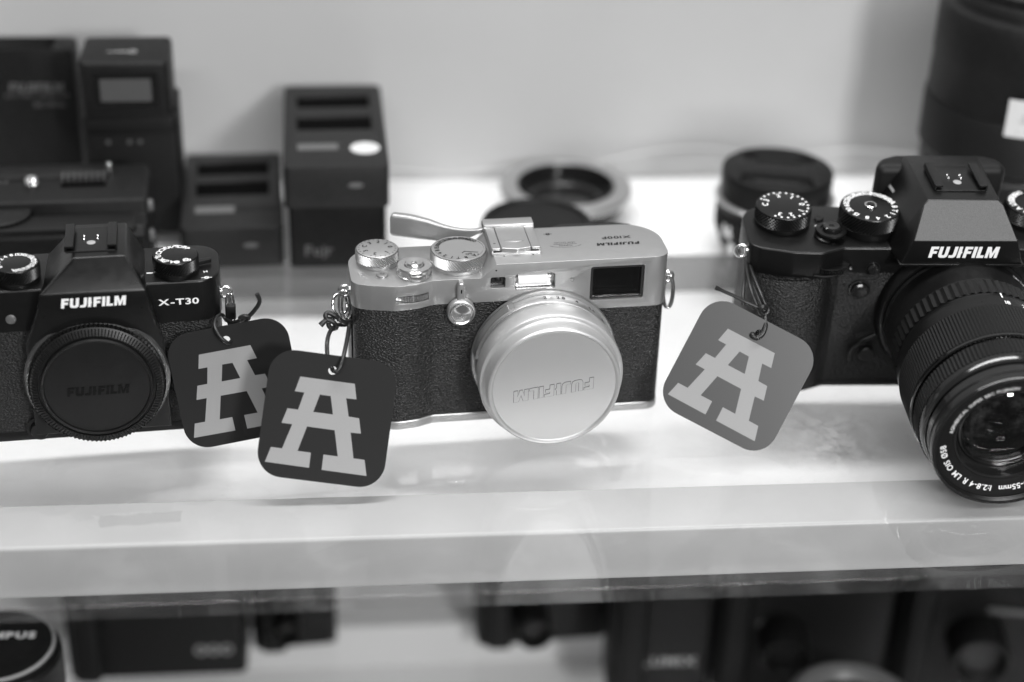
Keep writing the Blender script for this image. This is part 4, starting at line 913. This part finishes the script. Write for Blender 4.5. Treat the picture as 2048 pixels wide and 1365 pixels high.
# ================================================================== the shelf below
LG = -26.0
LJ = at(830, 1330, z=-29.5).y
struct(slab('lower_glass_shelf', -60, 60, -11.5, 25.2, LG-.5, LG, M['glass2']))
struct(slab('lower_floor_panel', -70, 70, -11.0, LJ, -29.8, -29.5, M['board']))
struct(slab('lower_rear_ledge', -70, 70, LJ+.02, 25.3, -29.8, LG-.52, M['board']))
def low_camera(px, py, wdt, dep, hgt, label, rz=0, word=None, ws=.6, hump=0, lensr=0, m='plastic2', wx=0, wz=2):
    p = at(px, py, z=LG); wdt *= 1.13; hgt *= 1.15; wx *= 1.13; wz *= 1.13; ws *= 1.15; hump *= 1.1; lensr *= .8
    o = empty('stored_camera', (p.x, p.y, LG), R(rz), label, 'camera', 'cameras on the shelf below')
    box('body', wdt, dep, 0, hgt, M[m], o, T(0, dep/2, 0), .5, .25, seg=4)
    if hump: prism('finder_housing', rpoly([(-hump, 0), (hump, 0), (hump*.6, 1.6), (-hump*.6, 1.6)], .2, 4), 0, dep*.7, M[m], o, T(0, dep*.85, hgt-.1) @ Matrix(((1, 0, 0, 0), (0, 0, -1, 0), (0, 1, 0, 0), (0, 0, 0, 1))), .12)
    lathe('dial', [(.8, 0), (.8, .5), (.7, .58), (0, .58)], M['plastic'], o, T(wdt*.32, dep/2, hgt), 32)
    if lensr: 
        l_ = lathe('lens', [(lensr, 0), (lensr, 2.2), (lensr*.96, 2.4), (lensr*.85, 2.42), (lensr*.6, 1.8), (0, 1.7)], M['plastic'], o, front(-wdt*.12, hgt*.46), 64)
    if word: text('name', word, ws, M['greyprint'], o, front(wx, wz, .01), .03, .12, 1.15)
    prism('grip', rpoly([(-.9, .1), (-.7, -.7), (.5, -.8), (.9, .1)], .35, 4), .3, hgt-.5, M['rubber'], o, T(-wdt/2+1.2, 0, 0), .3, 3)
    return o
low_camera(318, 1352, 8.6, 3.4, 6.2, 'dark camera below the left tags with three pale ring marks', 0, None)
o = [q for q in bpy.data.objects if q.name.startswith('stored_camera')][-1]
bm = bmesh.new()
for k in range(3): plate_bm(bm, circ(.33, 20), [circ(.20, 20)], 0, .01, front(2.4+.70*k, 1.7, .005))
mesh_obj('ring_marks', tomesh(bm), M['greyprint'], o)
low_camera(592, 1293, 4.2, 2.6, 5.2, 'small dark camera below the front tag, at the edge of the pale gap', 5, None, lensr=1.0, hump=.8)
low_camera(1085, 1283, 6.6, 2.6, 4.6, 'low dark camera beneath the silver camera, right of the pale gap', 4, None, lensr=1.3)
low_camera(1315, 1385, 5.0, 3.2, 7.4, 'dark camera with a blurred pale maker name, beneath the tag at right', -2, 'LUMIX', .50, wx=.45, wz=1.95)
low_camera(1590, 1385, 8.4, 3.0, 7.8, 'dark camera with a pale front spot, right of the named one', -9, None, hump=1.2, lensr=1.7)
low_camera(1975, 1400, 10.0, 3.4, 8.2, 'dark camera below the zoom lens, at the lower right corner', -10, None, hump=1.5, lensr=2.0)
o = empty('storage_box', (24, 17.5, LG), R(-3), 'plain black box behind the cameras, lower right', 'box')
box('case', 22, 4, 0, 8.5, M['plastic2'], o, Matrix(), .4, .2)
for o_, x, z, sx in ((bpy.data.objects['stored_camera.004'], -1.9, 4.6, 1.5), (bpy.data.objects['stored_camera.005'], -.9, 3.6, 1)):
    lathe('button_or_glint', [(.45*sx, 0), (.42*sx, .1), (.2, .16), (0, .16)], M['label'], o_, front(x, z, .01) @ Matrix.Diagonal((1, .6, 1, 1)), 24)  # pale disc added as a highlight on the dark camera front
box('pale_strip', 4.4, .2, 0, .35, M['label'], bpy.data.objects['stored_camera.005'], T(1.2, -.1, 6.1), .05, .05)
# lens with a pale rim, lower right
p = at(1710, 1395, z=-20.2)
o = empty('stored_lens', (p.x, p.y, LG), 0, 'dark lens with a wide pale rim, standing lower right', 'lens'); o.scale = (1.15, 1.15, 1.55)
lathe('barrel', [(0, 0), (2.9, 0), (3.0, .2), (3.0, 3.0), (2.9, 3.2)], M['plastic'], o, Matrix(), 72)
lathe('pale_rim', [(2.9, 3.15), (2.95, 3.4), (2.6, 3.55), (2.2, 3.45), (2.0, 3.2)], M['label'], o, Matrix(), 72)
lathe('front_element', [(2.05, 3.2), (1.0, 3.1), (0, 3.0)], M['rubber'], o, Matrix(), 48)
# capped lens, lower left
p = at(0, 1290, z=-12.2)
o = empty('stored_lens', (p.x-.1, p.y, LG), R(-2), 'black lens wearing a cap with a pale maker name, lower left corner', 'lens')
o.location.z = -12.2-4.76
lathe('barrel', [(0, -9.04), (2.9, -9.04), (3.0, -8.8), (3.0, -4), (2.7, -3.6), (2.7, 1.6), (2.55, 1.7), (2.55, 2.4), (2.75, 2.5), (2.75, 4.2), (2.6, 4.4)], M['plastic'], o, Matrix(), 72)
cp_ = lathe('cap', [(2.5, 4.2), (2.55, 4.6), (2.5, 4.75), (2.4, 4.8), (2.3, 4.76), (0, 4.76)], M['plastic2'], o, Matrix(), 72)
lathe('bright_edge', [(2.52, 4.68), (2.50, 4.80), (2.40, 4.83), (2.36, 4.78)], M['cap'], cp_, Matrix(), 72)
text('maker_name', 'OLYMPUS', .42, M['white'], cp_, T(-.25, .65, 4.775), .05, .12, 1.15)
# lens leaning in the gap on the lower right (bright sliver)
for o_ in bpy.data.objects:
    if o_.type == 'MESH' and o_.name.split('.')[0] in ('numerals', 'tick_marks', 'aperture_numerals', 'lens_emblem', 'ring_marks', 'iso_window', 'printed_mark'): o_['kind'] = 'stuff'
